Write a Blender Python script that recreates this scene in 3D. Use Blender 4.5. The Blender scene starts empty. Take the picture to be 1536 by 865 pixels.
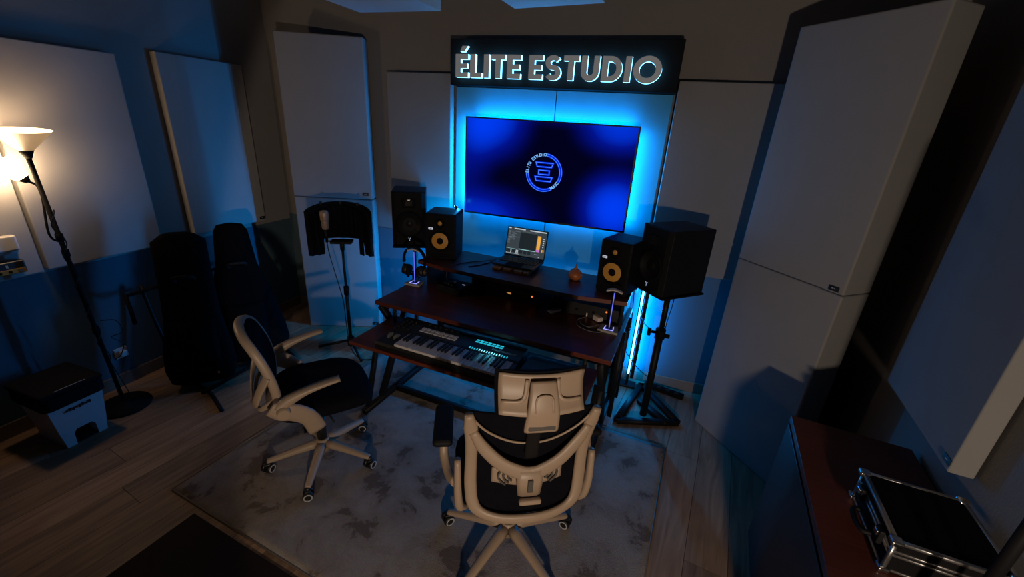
import bpy, bmesh, math, random
from mathutils import Vector, Matrix, Euler
random.seed(7)
PI = math.pi
SC = bpy.context.scene
COL = SC.collection
V = Vector

# ------------------------------------------------------------------ camera
cam_d = bpy.data.cameras.new('camera'); cam = bpy.data.objects.new('camera', cam_d); COL.objects.link(cam)
cam_d.sensor_width = 36.0; cam_d.lens = 623.36 / 1536 * 36.0; cam_d.clip_start = 0.02
def cam_matrix(yaw, pitch, roll, loc):
    f = V((math.sin(yaw)*math.cos(pitch), math.cos(yaw)*math.cos(pitch), -math.sin(pitch)))
    r = V((math.cos(yaw), -math.sin(yaw), 0)); u = r.cross(f)
    r2 = r*math.cos(roll) + u*math.sin(roll); u2 = u*math.cos(roll) - r*math.sin(roll)
    m = Matrix((r2, u2, -f)).transposed().to_4x4(); m.translation = loc
    return m
cam.matrix_world = cam_matrix(math.radians(-17.82), math.radians(21.47), math.radians(3.69), V((0, 0, 1.88)))
SC.camera = cam

# ------------------------------------------------------------------ world, exposure, lights
w = bpy.data.worlds.new('night'); SC.world = w; w.use_nodes = True
w.node_tree.nodes['Background'].inputs[0].default_value = (0.05, 0.06, 0.08, 1)
w.node_tree.nodes['Background'].inputs[1].default_value = 0.02
vs = SC.view_settings
vs.view_transform = 'Standard'; vs.look = 'None'; vs.gamma = 1.0; vs.use_curve_mapping = False; vs.exposure = 0.0

BLUE = (0.0, 0.315, 1.0)
WARM = (1.0, 0.66, 0.38)
WARM2 = (1.0, 0.80, 0.62)
P_TV = 6.2       # strip lights behind the television
P_DESK = 8.0      # strip lights behind the desk
P_LAMP = 0.9      # left floor lamp, upper shade
S_READ = 72.0      # left floor lamp, reading shade
P_KEY = 106.0      # table lamp behind the camera, out of frame

def area(name, loc, direction, sx, sy, power, color, spread=PI):
    d = bpy.data.lights.new(name, 'AREA'); d.shape = 'RECTANGLE'; d.size = sx; d.size_y = sy
    d.energy = power; d.color = color; d.spread = spread
    o = bpy.data.objects.new(name, d); COL.objects.link(o); o.location = loc
    o.rotation_euler = V(direction).to_track_quat('-Z', 'Y').to_euler()
    return o
def point(name, loc, power, color, r=0.03, parent=None):
    d = bpy.data.lights.new(name, 'POINT'); d.energy = power; d.color = color; d.shadow_soft_size = r
    o = bpy.data.objects.new(name, d); COL.objects.link(o); o.location = loc
    if parent: o.parent = parent
    return o
# LED strips stuck behind the television, washing the wall behind it
TVX, TVZ = -0.775, 1.568
area('led_light_top', (TVX, 3.034, TVZ+0.33), (0, 0.40, 1), 1.15, 0.02, P_TV, BLUE, 2.6)
area('led_light_bottom', (TVX, 3.034, TVZ-0.33), (0, 0.45, -1), 1.15, 0.02, P_TV*0.35, BLUE, 2.6)
area('led_light_left', (TVX-0.59, 3.034, TVZ), (-1, 0.45, 0), 0.02, 0.64, P_TV*1.2, BLUE, 2.6)
area('led_light_right', (TVX+0.59, 3.034, TVZ), (1, 0.45, 0), 0.02, 0.64, P_TV*0.6, BLUE, 2.6)

# ------------------------------------------------------------------ materials
M = {}
def nodes(name):
    m = bpy.data.materials.new(name); m.use_nodes = True; nt = m.node_tree
    return m, nt, nt.nodes['Principled BSDF']
def mat(name, col, rough=0.5, metal=0.0, spec=0.5, var=0.12, scale=30.0, bump=0.0, bscale=200.0, coat=0.0):
    """principled surface with a fine procedural mottling and optional grain"""
    m, nt, b = nodes(name); L = nt.links
    tc = nt.nodes.new('ShaderNodeTexCoord')
    n = nt.nodes.new('ShaderNodeTexNoise'); n.inputs['Scale'].default_value = scale; n.inputs['Detail'].default_value = 4
    L.new(tc.outputs['Object'], n.inputs['Vector'])
    mx = nt.nodes.new('ShaderNodeMix'); mx.data_type = 'RGBA'
    mx.inputs[6].default_value = tuple(c*(1-var) for c in col)+(1,); mx.inputs[7].default_value = tuple(min(1, c*(1+var)) for c in col)+(1,)
    L.new(n.outputs['Fac'], mx.inputs[0]); L.new(mx.outputs[2], b.inputs['Base Color'])
    b.inputs['Roughness'].default_value = rough; b.inputs['Metallic'].default_value = metal
    b.inputs['Specular IOR Level'].default_value = spec; b.inputs['Coat Weight'].default_value = coat
    if bump:
        n2 = nt.nodes.new('ShaderNodeTexNoise'); n2.inputs['Scale'].default_value = bscale; n2.inputs['Detail'].default_value = 2
        L.new(tc.outputs['Object'], n2.inputs['Vector'])
        bp = nt.nodes.new('ShaderNodeBump'); bp.inputs['Strength'].default_value = bump; bp.inputs['Distance'].default_value = 0.002
        L.new(n2.outputs['Fac'], bp.inputs['Height']); L.new(bp.outputs[0], b.inputs['Normal'])
    M[name] = m; return m
def emit(name, col, strength):
    m = bpy.data.materials.new(name); m.use_nodes = True; nt = m.node_tree; nt.nodes.clear()
    e = nt.nodes.new('ShaderNodeEmission'); e.inputs[0].default_value = (*col, 1); e.inputs[1].default_value = strength
    o = nt.nodes.new('ShaderNodeOutputMaterial'); nt.links.new(e.outputs[0], o.inputs[0]); M[name] = m; return m

mat('wall_paint', (0.20, 0.187, 0.178), 0.9, var=0.05, scale=3, bump=0.25, bscale=120, spec=0.2)
mat('blue_light_paint', (0.07, 0.115, 0.145), 0.9, var=0.05, scale=3, bump=0.25, bscale=120, spec=0.1)  # lower walls: blue light and lack of warm light put into the colour
mat('dark_wall_paint', (0.27, 0.255, 0.25), 0.9, var=0.05, scale=3, bump=0.25, bscale=120, spec=0.2)
mat('blue_glow_fabric', (0.07, 0.27, 0.32), 0.95, var=0.06, scale=6, bump=0.4, bscale=700, spec=0.1)  # panels behind the television: red-free blue glow put into the fabric colour
mat('dark_panel_fabric', (0.33, 0.32, 0.31), 0.95, var=0.06, scale=6, bump=0.4, bscale=700, spec=0.1)
mat('ceiling_paint', (0.16, 0.15, 0.145), 0.9, var=0.04, scale=3, spec=0.2)
mat('panel_fabric', (0.23, 0.225, 0.22), 0.95, var=0.06, scale=6, bump=0.4, bscale=700, spec=0.1)
mat('baseboard_paint', (0.16, 0.12, 0.09), 0.5)
mat('black_plastic', (0.008, 0.008, 0.009), 0.45, var=0.2)
mat('matte_black', (0.005, 0.005, 0.006), 0.8, var=0.2, spec=0.12)
mat('vinyl_black', (0.006, 0.006, 0.008), 0.6, var=0.2, bump=0.3, bscale=500, spec=0.18)
mat('baffle_black', (0.004, 0.004, 0.005), 0.7, var=0.2, spec=0.15)
mat('black_metal', (0.007, 0.007, 0.008), 0.5, var=0.2, spec=0.2)
mat('bag_fabric', (0.004, 0.004, 0.005), 0.9, var=0.3, bump=0.5, bscale=400, spec=0.04)
mat('mesh_fabric', (0.006, 0.006, 0.009), 0.9, var=0.3, bump=0.6, bscale=900, spec=0.05)
mat('foam_black', (0.005, 0.005, 0.006), 0.95, var=0.3, bump=0.8, bscale=250, spec=0.1)
mat('white_plastic', (0.375, 0.275, 0.195), 0.45, var=0.03)
mat('bin_white', (0.42, 0.42, 0.43), 0.5, var=0.04)
mat('grey_rubber', (0.10, 0.10, 0.10), 0.7)
mat('slot_grey', (0.085, 0.075, 0.065), 0.7)
mat('aluminium', (0.42, 0.41, 0.40), 0.34, metal=0.9, var=0.08)
mat('chrome', (0.6, 0.6, 0.6), 0.2, metal=1.0)
mat('silver_face', (0.20, 0.21, 0.22), 0.5, var=0.05)
fb = M['silver_face'].node_tree.nodes['Principled BSDF']; fb.inputs['Emission Color'].default_value = (0.115, 0.112, 0.112, 1); fb.inputs['Emission Strength'].default_value = 0.75   # faintly translucent lit letters
mat('amber_cone', (0.62, 0.30, 0.05), 0.5, var=0.08)
mat('dark_cone', (0.009, 0.009, 0.0088), 0.45, var=0.1, spec=0.3)
mat('tan_wood', (0.36, 0.16, 0.05), 0.5, var=0.3, scale=40)
mat('gourd_skin', (0.34, 0.10, 0.025), 0.45, var=0.35, scale=12, coat=0.2)
mat('mic_body', (0.36, 0.25, 0.19), 0.45, metal=0.3, var=0.1)
mat('key_white', (0.62, 0.57, 0.55), 0.35, var=0.02)
mat('pad_grey', (0.55, 0.50, 0.47), 0.6, var=0.05)
mat('cable_black', (0.007, 0.007, 0.008), 0.5)
mat('cable_grey', (0.10, 0.11, 0.12), 0.5)
mat('white_box', (0.55, 0.53, 0.52), 0.45)
mat('gold_panel', (0.45, 0.22, 0.04), 0.4, metal=0.5)
mat('charger_white', (0.75, 0.62, 0.55), 0.45)
mat('cloud_fabric', (0.40, 0.39, 0.39), 0.95, var=0.05, bump=0.3, bscale=500, spec=0.1)
mat('print_white', (0.55, 0.55, 0.55), 0.6)
mat('dark_cabinet', (0.008, 0.008, 0.009), 0.45, var=0.2)
mat('sign_board', (0.009, 0.009, 0.010), 0.85, var=0.15, spec=0.08)
mat('remote_grey', (0.62, 0.63, 0.64), 0.5)
emit('led_strip', (0.10, 0.62, 1.0), 9.0)
emit('led_clip', (0.10, 0.60, 1.0), 14.0)
emit('letter_glow', (0.16, 0.62, 1.0), 5.5)
emit('neon_blue', (0.0, 0.03, 0.80), 0.95)
emit('neon_core', (0.08, 0.26, 1.0), 1.1)
emit('neon_text', (0.20, 0.50, 1.0), 1.0)
emit('stand_glow', (0.30, 0.33, 1.0), 1.6)
emit('stand_rod_glow', (0.16, 0.18, 0.95), 1.0)
emit('cyan_key', (0.02, 0.55, 0.75), 0.9)
emit('cyan_bright', (0.25, 0.85, 1.0), 1.4)
emit('orange_lamp', (1.0, 0.25, 0.04), 0.9)
emit('amber_lamp', (0.9, 0.42, 0.10), 0.45)
emit('badge_white', (0.75, 0.78, 0.9), 0.8)
emit('logo_white', (0.5, 0.6, 0.8), 0.55)
emit('lap_bg', (0.065, 0.085, 0.10), 0.62)
emit('lap_dark', (0.02, 0.028, 0.034), 0.7)
emit('lap_white', (0.55, 0.62, 0.70), 0.85)
emit('lap_grey', (0.16, 0.19, 0.22), 0.8)
emit('lap_cyan', (0.35, 0.72, 0.72), 0.8)
emit('lap_orange', (0.95, 0.45, 0.07), 0.85)
emit('lap_pink', (0.62, 0.20, 0.62), 0.85)
emit('key_legend', (0.4, 0.42, 0.45), 0.10)
emit('bulb_warm', (1.0, 0.72, 0.42), 30.0)

def mat_wood(name, c1, c2, rough, sx, sy, coat=0.0):
    """butcher block: staves of slightly different tone with grain"""
    m, nt, b = nodes(name); L = nt.links
    tc = nt.nodes.new('ShaderNodeTexCoord')
    br = nt.nodes.new('ShaderNodeTexBrick'); br.inputs['Scale'].default_value = 1.0
    br.inputs['Brick Width'].default_value = sx; br.inputs['Row Height'].default_value = sy; br.inputs['Mortar Size'].default_value = 0.0008
    br.inputs['Color1'].default_value = (*c1, 1); br.inputs['Color2'].default_value = (*c2, 1); br.inputs['Mortar'].default_value = tuple(c*0.5 for c in c1)+(1,)
    L.new(tc.outputs['Object'], br.inputs['Vector'])
    mp = nt.nodes.new('ShaderNodeMapping'); mp.inputs['Scale'].default_value = (4, 60, 60)
    L.new(tc.outputs['Object'], mp.inputs['Vector'])
    n = nt.nodes.new('ShaderNodeTexNoise'); n.inputs['Scale'].default_value = 1.6; n.inputs['Detail'].default_value = 5
    L.new(mp.outputs[0], n.inputs['Vector'])
    mx = nt.nodes.new('ShaderNodeMix'); mx.data_type = 'RGBA'; mx.blend_type = 'MULTIPLY'; mx.inputs[0].default_value = 0.6
    L.new(br.outputs['Color'], mx.inputs[6]); L.new(n.outputs['Color'], mx.inputs[7])
    L.new(mx.outputs[2], b.inputs['Base Color']); b.inputs['Roughness'].default_value = rough; b.inputs['Coat Weight'].default_value = coat
    M[name] = m
mat_wood('mahogany', (0.12, 0.024, 0.013), (0.21, 0.044, 0.024), 0.40, 0.42, 0.045)
mat_wood('counter_wood', (0.16, 0.032, 0.015), (0.19, 0.040, 0.018), 0.5, 1.6, 0.11)
mat_wood('table_wood', (0.05, 0.022, 0.012), (0.06, 0.026, 0.013), 0.30, 1.6, 0.12)

def mat_planks():
    m, nt, b = nodes('floor_laminate'); L = nt.links
    tc = nt.nodes.new('ShaderNodeTexCoord'); oi = nt.nodes.new('ShaderNodeObjectInfo')
    off = nt.nodes.new('ShaderNodeVectorMath'); off.operation = 'SCALE'; off.inputs[3].default_value = 37.0
    cmb = nt.nodes.new('ShaderNodeCombineXYZ'); L.new(oi.outputs['Random'], cmb.inputs[0]); L.new(oi.outputs['Random'], cmb.inputs[1])
    L.new(cmb.outputs[0], off.inputs[0])
    add = nt.nodes.new('ShaderNodeVectorMath'); L.new(tc.outputs['Object'], add.inputs[0]); L.new(off.outputs[0], add.inputs[1])
    mp = nt.nodes.new('ShaderNodeMapping'); mp.inputs['Scale'].default_value = (26, 2.2, 1); L.new(add.outputs[0], mp.inputs['Vector'])
    n = nt.nodes.new('ShaderNodeTexNoise'); n.inputs['Scale'].default_value = 1.0; n.inputs['Detail'].default_value = 6; n.inputs['Distortion'].default_value = 1.2
    L.new(mp.outputs[0], n.inputs['Vector'])
    cr = nt.nodes.new('ShaderNodeValToRGB'); e = cr.color_ramp.elements
    e[0].position = 0.30; e[0].color = (0.19, 0.115, 0.070, 1); e[1].position = 0.72; e[1].color = (0.36, 0.235, 0.150, 1)
    L.new(n.outputs['Fac'], cr.inputs[0])
    hs = nt.nodes.new('ShaderNodeHueSaturation'); L.new(cr.outputs[0], hs.inputs['Color'])
    mr = nt.nodes.new('ShaderNodeMapRange'); mr.inputs[3].default_value = 0.72; mr.inputs[4].default_value = 1.22
    L.new(oi.outputs['Random'], mr.inputs[0]); L.new(mr.outputs[0], hs.inputs['Value'])
    L.new(hs.outputs[0], b.inputs['Base Color']); b.inputs['Roughness'].default_value = 0.52; b.inputs['Specular IOR Level'].default_value = 0.3
    M['floor_laminate'] = m
mat_planks()
def mat_rug():
    m, nt, b = nodes('rug_pile'); L = nt.links
    tc = nt.nodes.new('ShaderNodeTexCoord')
    n = nt.nodes.new('ShaderNodeTexNoise'); n.inputs['Scale'].default_value = 4.6; n.inputs['Detail'].default_value = 9; n.inputs['Roughness'].default_value = 0.64; n.inputs['Distortion'].default_value = 0.35
    L.new(tc.outputs['Object'], n.inputs['Vector'])
    cr = nt.nodes.new('ShaderNodeValToRGB'); e = cr.color_ramp.elements
    e[0].position = 0.40; e[0].color = (0.17, 0.135, 0.115, 1); e[1].position = 0.44; e[1].color = (0.30, 0.25, 0.22, 1)
    k = cr.color_ramp.elements.new(0.57); k.color = (0.36, 0.32, 0.29, 1)
    L.new(n.outputs['Fac'], cr.inputs[0])
    n2 = nt.nodes.new('ShaderNodeTexNoise'); n2.inputs['Scale'].default_value = 160; n2.inputs['Detail'].default_value = 3
    L.new(tc.outputs['Object'], n2.inputs['Vector'])
    mx = nt.nodes.new('ShaderNodeMix'); mx.data_type = 'RGBA'; mx.blend_type = 'MULTIPLY'; mx.inputs[0].default_value = 0.5
    L.new(cr.outputs[0], mx.inputs[6]); L.new(n2.outputs['Color'], mx.inputs[7]); L.new(mx.outputs[2], b.inputs['Base Color'])
    bp = nt.nodes.new('ShaderNodeBump'); bp.inputs['Strength'].default_value = 0.7; bp.inputs['Distance'].default_value = 0.004
    L.new(n2.outputs['Fac'], bp.inputs['Height']); L.new(bp.outputs[0], b.inputs['Normal'])
    b.inputs['Roughness'].default_value = 1.0; b.inputs['Specular IOR Level'].default_value = 0.05
    M['rug_pile'] = m
mat_rug()
def mat_shade(name, col, strength, base=(0.75, 0.66, 0.54)):
    """plastic lamp shade glowing from the bulb inside it"""
    m, nt, b = nodes(name); b.inputs['Base Color'].default_value = (*base, 1); b.inputs['Roughness'].default_value = 0.5
    b.inputs['Emission Color'].default_value = (*col, 1); b.inputs['Emission Strength'].default_value = strength; M[name] = m
mat_shade('lamp_shade_plastic', (1.0, 0.60, 0.28), 0.36, (0.05, 0.04, 0.03))
mat_shade('bowl_inside', (1.0, 0.70, 0.40), 2.6)
mat_shade('reading_shade_plastic', (1.0, 0.68, 0.38), S_READ)
def mat_screen():
    """the wallpaper shown by the television: blue clouds of light in the corners on near black"""
    m = bpy.data.materials.new('tv_picture'); m.use_nodes = True; nt = m.node_tree; nt.nodes.clear(); L = nt.links
    tc = nt.nodes.new('ShaderNodeTexCoord')
    acc = None
    # blobs: x, z in metres on the screen, radius x, radius z, strength
    for bx, bz, rx, rz, s in ((-0.42, 0.36, 0.34, 0.34, 0.95), (-0.50, -0.36, 0.55, 0.26, 0.70), (0.50, 0.34, 0.34, 0.22, 0.80), (0.52, -0.20, 0.30, 0.30, 1.0), (-0.62, 0.10, 0.28, 0.35, 0.35), (0.15, 0.40, 0.55, 0.10, 0.22)):
        sb = nt.nodes.new('ShaderNodeVectorMath'); sb.operation = 'SUBTRACT'; sb.inputs[1].default_value = (bx, 0, bz); L.new(tc.outputs['Object'], sb.inputs[0])
        ml = nt.nodes.new('ShaderNodeVectorMath'); ml.operation = 'MULTIPLY'; ml.inputs[1].default_value = (1/rx, 0, 1/rz); L.new(sb.outputs[0], ml.inputs[0])
        ln = nt.nodes.new('ShaderNodeVectorMath'); ln.operation = 'LENGTH'; L.new(ml.outputs[0], ln.inputs[0])
        mr = nt.nodes.new('ShaderNodeMapRange'); mr.interpolation_type = 'SMOOTHERSTEP'
        mr.inputs[1].default_value = 0.0; mr.inputs[2].default_value = 1.25; mr.inputs[3].default_value = s; mr.inputs[4].default_value = 0.0
        L.new(ln.outputs['Value'], mr.inputs[0])
        if acc is None: acc = mr.outputs[0]
        else:
            a = nt.nodes.new('ShaderNodeMath'); L.new(acc, a.inputs[0]); L.new(mr.outputs[0], a.inputs[1]); acc = a.outputs[0]
    cr = nt.nodes.new('ShaderNodeValToRGB'); e = cr.color_ramp.elements
    e[0].position = 0.0; e[0].color = (0.0005, 0.0005, 0.012, 1); e[1].position = 1.0; e[1].color = (0.0, 0.045, 0.88, 1)
    k = e.new(0.45); k.color = (0.0005, 0.006, 0.26, 1)
    L.new(acc, cr.inputs[0])
    em = nt.nodes.new('ShaderNodeEmission'); L.new(cr.outputs[0], em.inputs[0]); em.inputs[1].default_value = 1.0
    gl = nt.nodes.new('ShaderNodeBsdfGlossy'); gl.inputs['Roughness'].default_value = 0.25; gl.inputs[0].default_value = (0.001, 0.001, 0.001, 1)
    ad = nt.nodes.new('ShaderNodeAddShader'); L.new(em.outputs[0], ad.inputs[0]); L.new(gl.outputs[0], ad.inputs[1])
    o = nt.nodes.new('ShaderNodeOutputMaterial'); L.new(ad.outputs[0], o.inputs[0]); M['tv_picture'] = m
mat_screen()

# ------------------------------------------------------------------ mesh helpers
class MB:
    """collects shapes that become ONE mesh object"""
    def __init__(s): s.bm = bmesh.new()
    def _add(s, verts, faces, mtx=None, smooth=False):
        vs_ = [s.bm.verts.new(mtx @ V(v) if mtx else V(v)) for v in verts]
        for f in faces:
            try:
                nf = s.bm.faces.new([vs_[i] for i in f]); nf.smooth = smooth
            except ValueError: pass
        return vs_
    def box(s, c, size, bevel=0.0, rot=None, seg=2, smooth=False):
        t = bmesh.new(); bmesh.ops.create_cube(t, size=1.0)
        bmesh.ops.scale(t, vec=size, verts=t.verts)
        if bevel: bmesh.ops.bevel(t, geom=list(t.edges), offset=bevel, segments=seg, affect='EDGES', profile=0.5)
        m = Matrix.Translation(c)
        if rot: m = m @ Euler(rot).to_matrix().to_4x4()
        s.merge(t, m, smooth); return s
    def merge(s, t, m, smooth=False):
        t.verts.index_update()
        vl = [v.co.copy() for v in t.verts]; fl = [[v.index for v in f.verts] for f in t.faces]
        s._add(vl, fl, m, smooth); t.free()
    def cyl(s, p0, p1, r0, r1=None, n=16, cap=True, smooth=True):
        r1 = r0 if r1 is None else r1; p0 = V(p0); p1 = V(p1); d = (p1-p0).normalized(); q = d.to_track_quat('Z', 'Y').to_matrix()
        vs_ = []
        for p, r in ((p0, r0), (p1, r1)):
            for i in range(n):
                a = 2*PI*i/n; vs_.append(p + q @ V((r*math.cos(a), r*math.sin(a), 0)))
        s._add(vs_, [[i, (i+1) % n, n+(i+1) % n, n+i] for i in range(n)], None, smooth)
        if cap:
            s._add(vs_[:n], [list(range(n))[::-1]]); s._add(vs_[n:], [list(range(n))])
        return s
    def tube(s, pts, r, n=8, closed=False, cap=True):
        pts = [V(p) for p in pts]; N = len(pts); vs_ = []; prev = None
        for i, p in enumerate(pts):
            a = pts[(i-1) % N] if (closed or i > 0) else p; b = pts[(i+1) % N] if (closed or i < N-1) else p
            d = (b-a).normalized()
            if prev is None:
                x = d.orthogonal().normalized()
            else:
                x = (prev - d*prev.dot(d)).normalized()
            prev = x; y = d.cross(x); rr = r[i] if isinstance(r, (list, tuple)) else r
            for k in range(n):
                t = 2*PI*k/n; vs_.append(p + x*rr*math.cos(t) + y*rr*math.sin(t))
        fs = [[i*n+k, i*n+(k+1) % n, ((i+1) % N)*n+(k+1) % n, ((i+1) % N)*n+k] for i in range(N if closed else N-1) for k in range(n)]
        if cap and not closed: fs += [list(range(n))[::-1], list(range((N-1)*n, N*n))]
        s._add(vs_, fs, None, True); return s
    def lathe(s, prof, c=(0, 0, 0), n=24, mtx=None):
        """profile of (radius, z) spun about z"""
        vs_ = []; fs = []
        for r, z in prof:
            for i in range(n):
                a = 2*PI*i/n; vs_.append(V(c)+V((max(r, 1e-4)*math.cos(a), max(r, 1e-4)*math.sin(a), z)))
        for j in range(len(prof)-1):
            for i in range(n): fs.append([j*n+i, j*n+(i+1) % n, (j+1)*n+(i+1) % n, (j+1)*n+i])
        s._add(vs_, fs, mtx, True); return s
    def sweep(s, pts, wd, th, up, closed=False, n=10, power=2.6):
        """rounded-rectangle section: width wd across, thickness th along 'up' (a vector or one per point)"""
        pts = [V(p) for p in pts]; N = len(pts); vs_ = []
        for i, p in enumerate(pts):
            a = pts[(i-1) % N] if (closed or i > 0) else p; b = pts[(i+1) % N] if (closed or i < N-1) else p
            d = (b-a).normalized(); u = V(up[i] if isinstance(up, list) else up); u = (u - d*u.dot(d)).normalized(); sd = d.cross(u)
            W = wd[i] if isinstance(wd, (list, tuple)) else wd; T = th[i] if isinstance(th, (list, tuple)) else th
            for k in range(n):
                t = 2*PI*(k+0.5)/n; c, q = math.cos(t), math.sin(t); e = 2/power
                vs_.append(p + sd*(W/2*math.copysign(abs(c)**e, c)) + u*(T/2*math.copysign(abs(q)**e, q)))
        fs = [[i*n+k, i*n+(k+1) % n, ((i+1) % N)*n+(k+1) % n, ((i+1) % N)*n+k] for i in range(N if closed else N-1) for k in range(n)]
        if not closed: fs += [list(range(n))[::-1], list(range((N-1)*n, N*n))]
        s._add(vs_, fs, None, True); return s
    def grid(s, fn, nu, nv, th=0.0, smooth=True):
        """sheet fn(u, v) -> point, thickened along its normal by th"""
        P = [[V(fn(i/nu, j/nv)) for j in range(nv+1)] for i in range(nu+1)]
        def nrm(i, j):
            a = P[min(i+1, nu)][j]-P[max(i-1, 0)][j]; b = P[i][min(j+1, nv)]-P[i][max(j-1, 0)]; return a.cross(b).normalized()
        W = nv+1; vs_ = [P[i][j] for i in range(nu+1) for j in range(W)]
        fs = [[i*W+j, (i+1)*W+j, (i+1)*W+j+1, i*W+j+1] for i in range(nu) for j in range(nv)]
        if th:
            K = len(vs_); vs_ += [P[i][j]-nrm(i, j)*th for i in range(nu+1) for j in range(W)]
            fs += [[K+q for q in f[::-1]] for f in fs]
            rim = [(i, 0) for i in range(nu+1)]+[(nu, j) for j in range(1, W)]+[(i, nv) for i in range(nu-1, -1, -1)]+[(0, j) for j in range(nv-1, 0, -1)]
            for q in range(len(rim)):
                a = rim[q][0]*W+rim[q][1]; b = rim[(q+1) % len(rim)]; b = b[0]*W+b[1]; fs.append([b, a, K+a, K+b])
        s._add(vs_, fs, None, smooth); return s
    def prism(s, poly, z0, z1, mtx=None, smooth=False):
        n = len(poly); vs_ = [(x, y, z0) for x, y in poly]+[(x, y, z1) for x, y in poly]
        s._add(vs_, [list(range(n))[::-1], list(range(n, 2*n))]+[[i, (i+1) % n, n+(i+1) % n, n+i] for i in range(n)], mtx, smooth); return s
    def ribbon(s, outer, inner, z0, z1, closed, mtx=None):
        """flat band between two matching 2-D outlines, extruded from z0 to z1"""
        n = len(outer); vs_ = [(x, y, z) for z in (z0, z1) for pl in (outer, inner) for x, y in pl]; fs = []
        for i in range(n if closed else n-1):
            j = (i+1) % n
            fs += [[2*n+i, 2*n+j, 3*n+j, 3*n+i], [n+i, n+j, j, i], [i, j, 2*n+j, 2*n+i], [n+j, n+i, 3*n+i, 3*n+j]]
        if not closed: fs += [[0, 2*n, 3*n, n], [n-1, 2*n-1, 4*n-1, 3*n-1]]
        s._add(vs_, fs, mtx); return s
    def build(s, name, material, parent=None, loc=None, rot=None, rotz=None):
        bmesh.ops.remove_doubles(s.bm, verts=s.bm.verts, dist=1e-6)
        bmesh.ops.recalc_face_normals(s.bm, faces=s.bm.faces)
        me = bpy.data.meshes.new(name); s.bm.to_mesh(me); s.bm.free()
        me.materials.append(M[material] if isinstance(material, str) else material)
        o = bpy.data.objects.new(name, me); COL.objects.link(o)
        if parent: o.parent = parent
        if loc is not None: o.location = loc
        if rot is not None: o.rotation_euler = rot
        if rotz is not None: o.rotation_euler = (0, 0, rotz)
        return o
GROUPS = {'speaker': 'studio monitors', 'office chair': 'office chairs', 'charger': 'charger blocks on the desk', 'audio rack unit': 'rack units under the shelf', 'headphone stand': 'glowing headphone stands', 'guitar bag': 'gig bags by the left wall', 'cable': 'loose cables', 'acoustic panel': 'acoustic panels around the room'}
def tag(o, label, cat, group=None):
    group = group or GROUPS.get(cat)
    o['label'] = label; o['category'] = cat
    if group: o['group'] = group
    return o
def thing(name, label, cat, loc=(0, 0, 0), rotz=0.0, group=None):
    o = bpy.data.objects.new(name, None); COL.objects.link(o); o.empty_display_size = 0.1
    o.location = loc; o.rotation_euler = (0, 0, rotz); return tag(o, label, cat, group)
def structure(o): o['kind'] = 'structure'; return o
def copy_tree(o, parent=None):
    c = o.copy(); COL.objects.link(c)
    if parent: c.parent = parent
    for ch in list(o.children): copy_tree(ch, c)
    return c
def smooth_path(pts, k=6, closed=False):
    """Catmull-Rom through the points"""
    pts = [V(p) for p in pts]; N = len(pts); out = []
    for i in range(N if closed else N-1):
        p1, p2 = pts[i], pts[(i+1) % N]
        p0 = pts[(i-1) % N] if (closed or i > 0) else p1*2-p2
        p3 = pts[(i+2) % N] if (closed or i < N-2) else p2*2-p1
        for j in range(k):
            t = j/k; out.append(0.5*((2*p1)+(p2-p0)*t+(2*p0-5*p1+4*p2-p3)*t*t+(3*p1-p0-3*p2+p3)*t**3))
    if not closed: out.append(pts[-1])
    return out
def lerp_list(vals, n):
    out = []
    for i in range(n):
        f = i/(n-1)*(len(vals)-1); k = min(int(f), len(vals)-2); out.append(vals[k]+(vals[k+1]-vals[k])*(f-k))
    return out
def add_text(mb, body, size, mtx, bold=0.0, depth=0.001, align='CENTER'):
    cu = bpy.data.curves.new('t', 'FONT'); cu.body = body; cu.size = size; cu.align_x = align; cu.align_y = 'CENTER'
    cu.offset = bold; cu.extrude = depth; cu.resolution_u = 2
    o = bpy.data.objects.new('t', cu); COL.objects.link(o)
    dg = bpy.context.evaluated_depsgraph_get(); me = o.evaluated_get(dg).to_mesh()
    mb._add([v.co.copy() for v in me.vertices], [list(p.vertices) for p in me.polygons], mtx)
    o.evaluated_get(dg).to_mesh_clear(); bpy.data.objects.remove(o); bpy.data.curves.remove(cu)
# matrix that turns 2-D (x right, y up) drawings into a plane facing -Y
FRONT = Matrix(((1, 0, 0, 0), (0, 0, -1, 0), (0, 1, 0, 0), (0, 0, 0, 1)))

# ------------------------------------------------------------------ room shell
LX, BY, FY, CZ = -3.33, 3.12, -1.5, 2.86
RDIR = V((0.122, 0.992, 0)).normalized(); RANG = math.atan2(-0.122, 0.992)      # right wall runs slightly askew
def rwall(y): return 1.150 + 0.123*(y-1.48)
room = [(LX, FY), (rwall(FY), FY), (rwall(BY), BY), (LX, BY)]
fl = structure(MB().prism(room, -0.06, -0.008).build('floor', 'baseboard_paint'))
def clip_poly(poly, clip):
    out = poly
    for i in range(len(clip)):
        a, b = clip[i], clip[(i+1) % len(clip)]; inp = out; out = []
        def side(p): return (b[0]-a[0])*(p[1]-a[1])-(b[1]-a[1])*(p[0]-a[0])
        for j in range(len(inp)):
            p, q = inp[j], inp[(j+1) % len(inp)]; sp, sq = side(p), side(q)
            if sp >= 0: out.append(p)
            if sp*sq < 0: t = sp/(sp-sq); out.append((p[0]+(q[0]-p[0])*t, p[1]+(q[1]-p[1])*t))
        if not out: return []
    return out
PW, PL, FA = 0.19, 1.28, math.radians(-8.5)
cf, sf = math.cos(FA), math.sin(FA)
inset = [(LX+0.004, FY+0.004), (rwall(FY)-0.006, FY+0.004), (rwall(BY)-0.006, BY-0.004), (LX+0.004, BY-0.004)]
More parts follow.
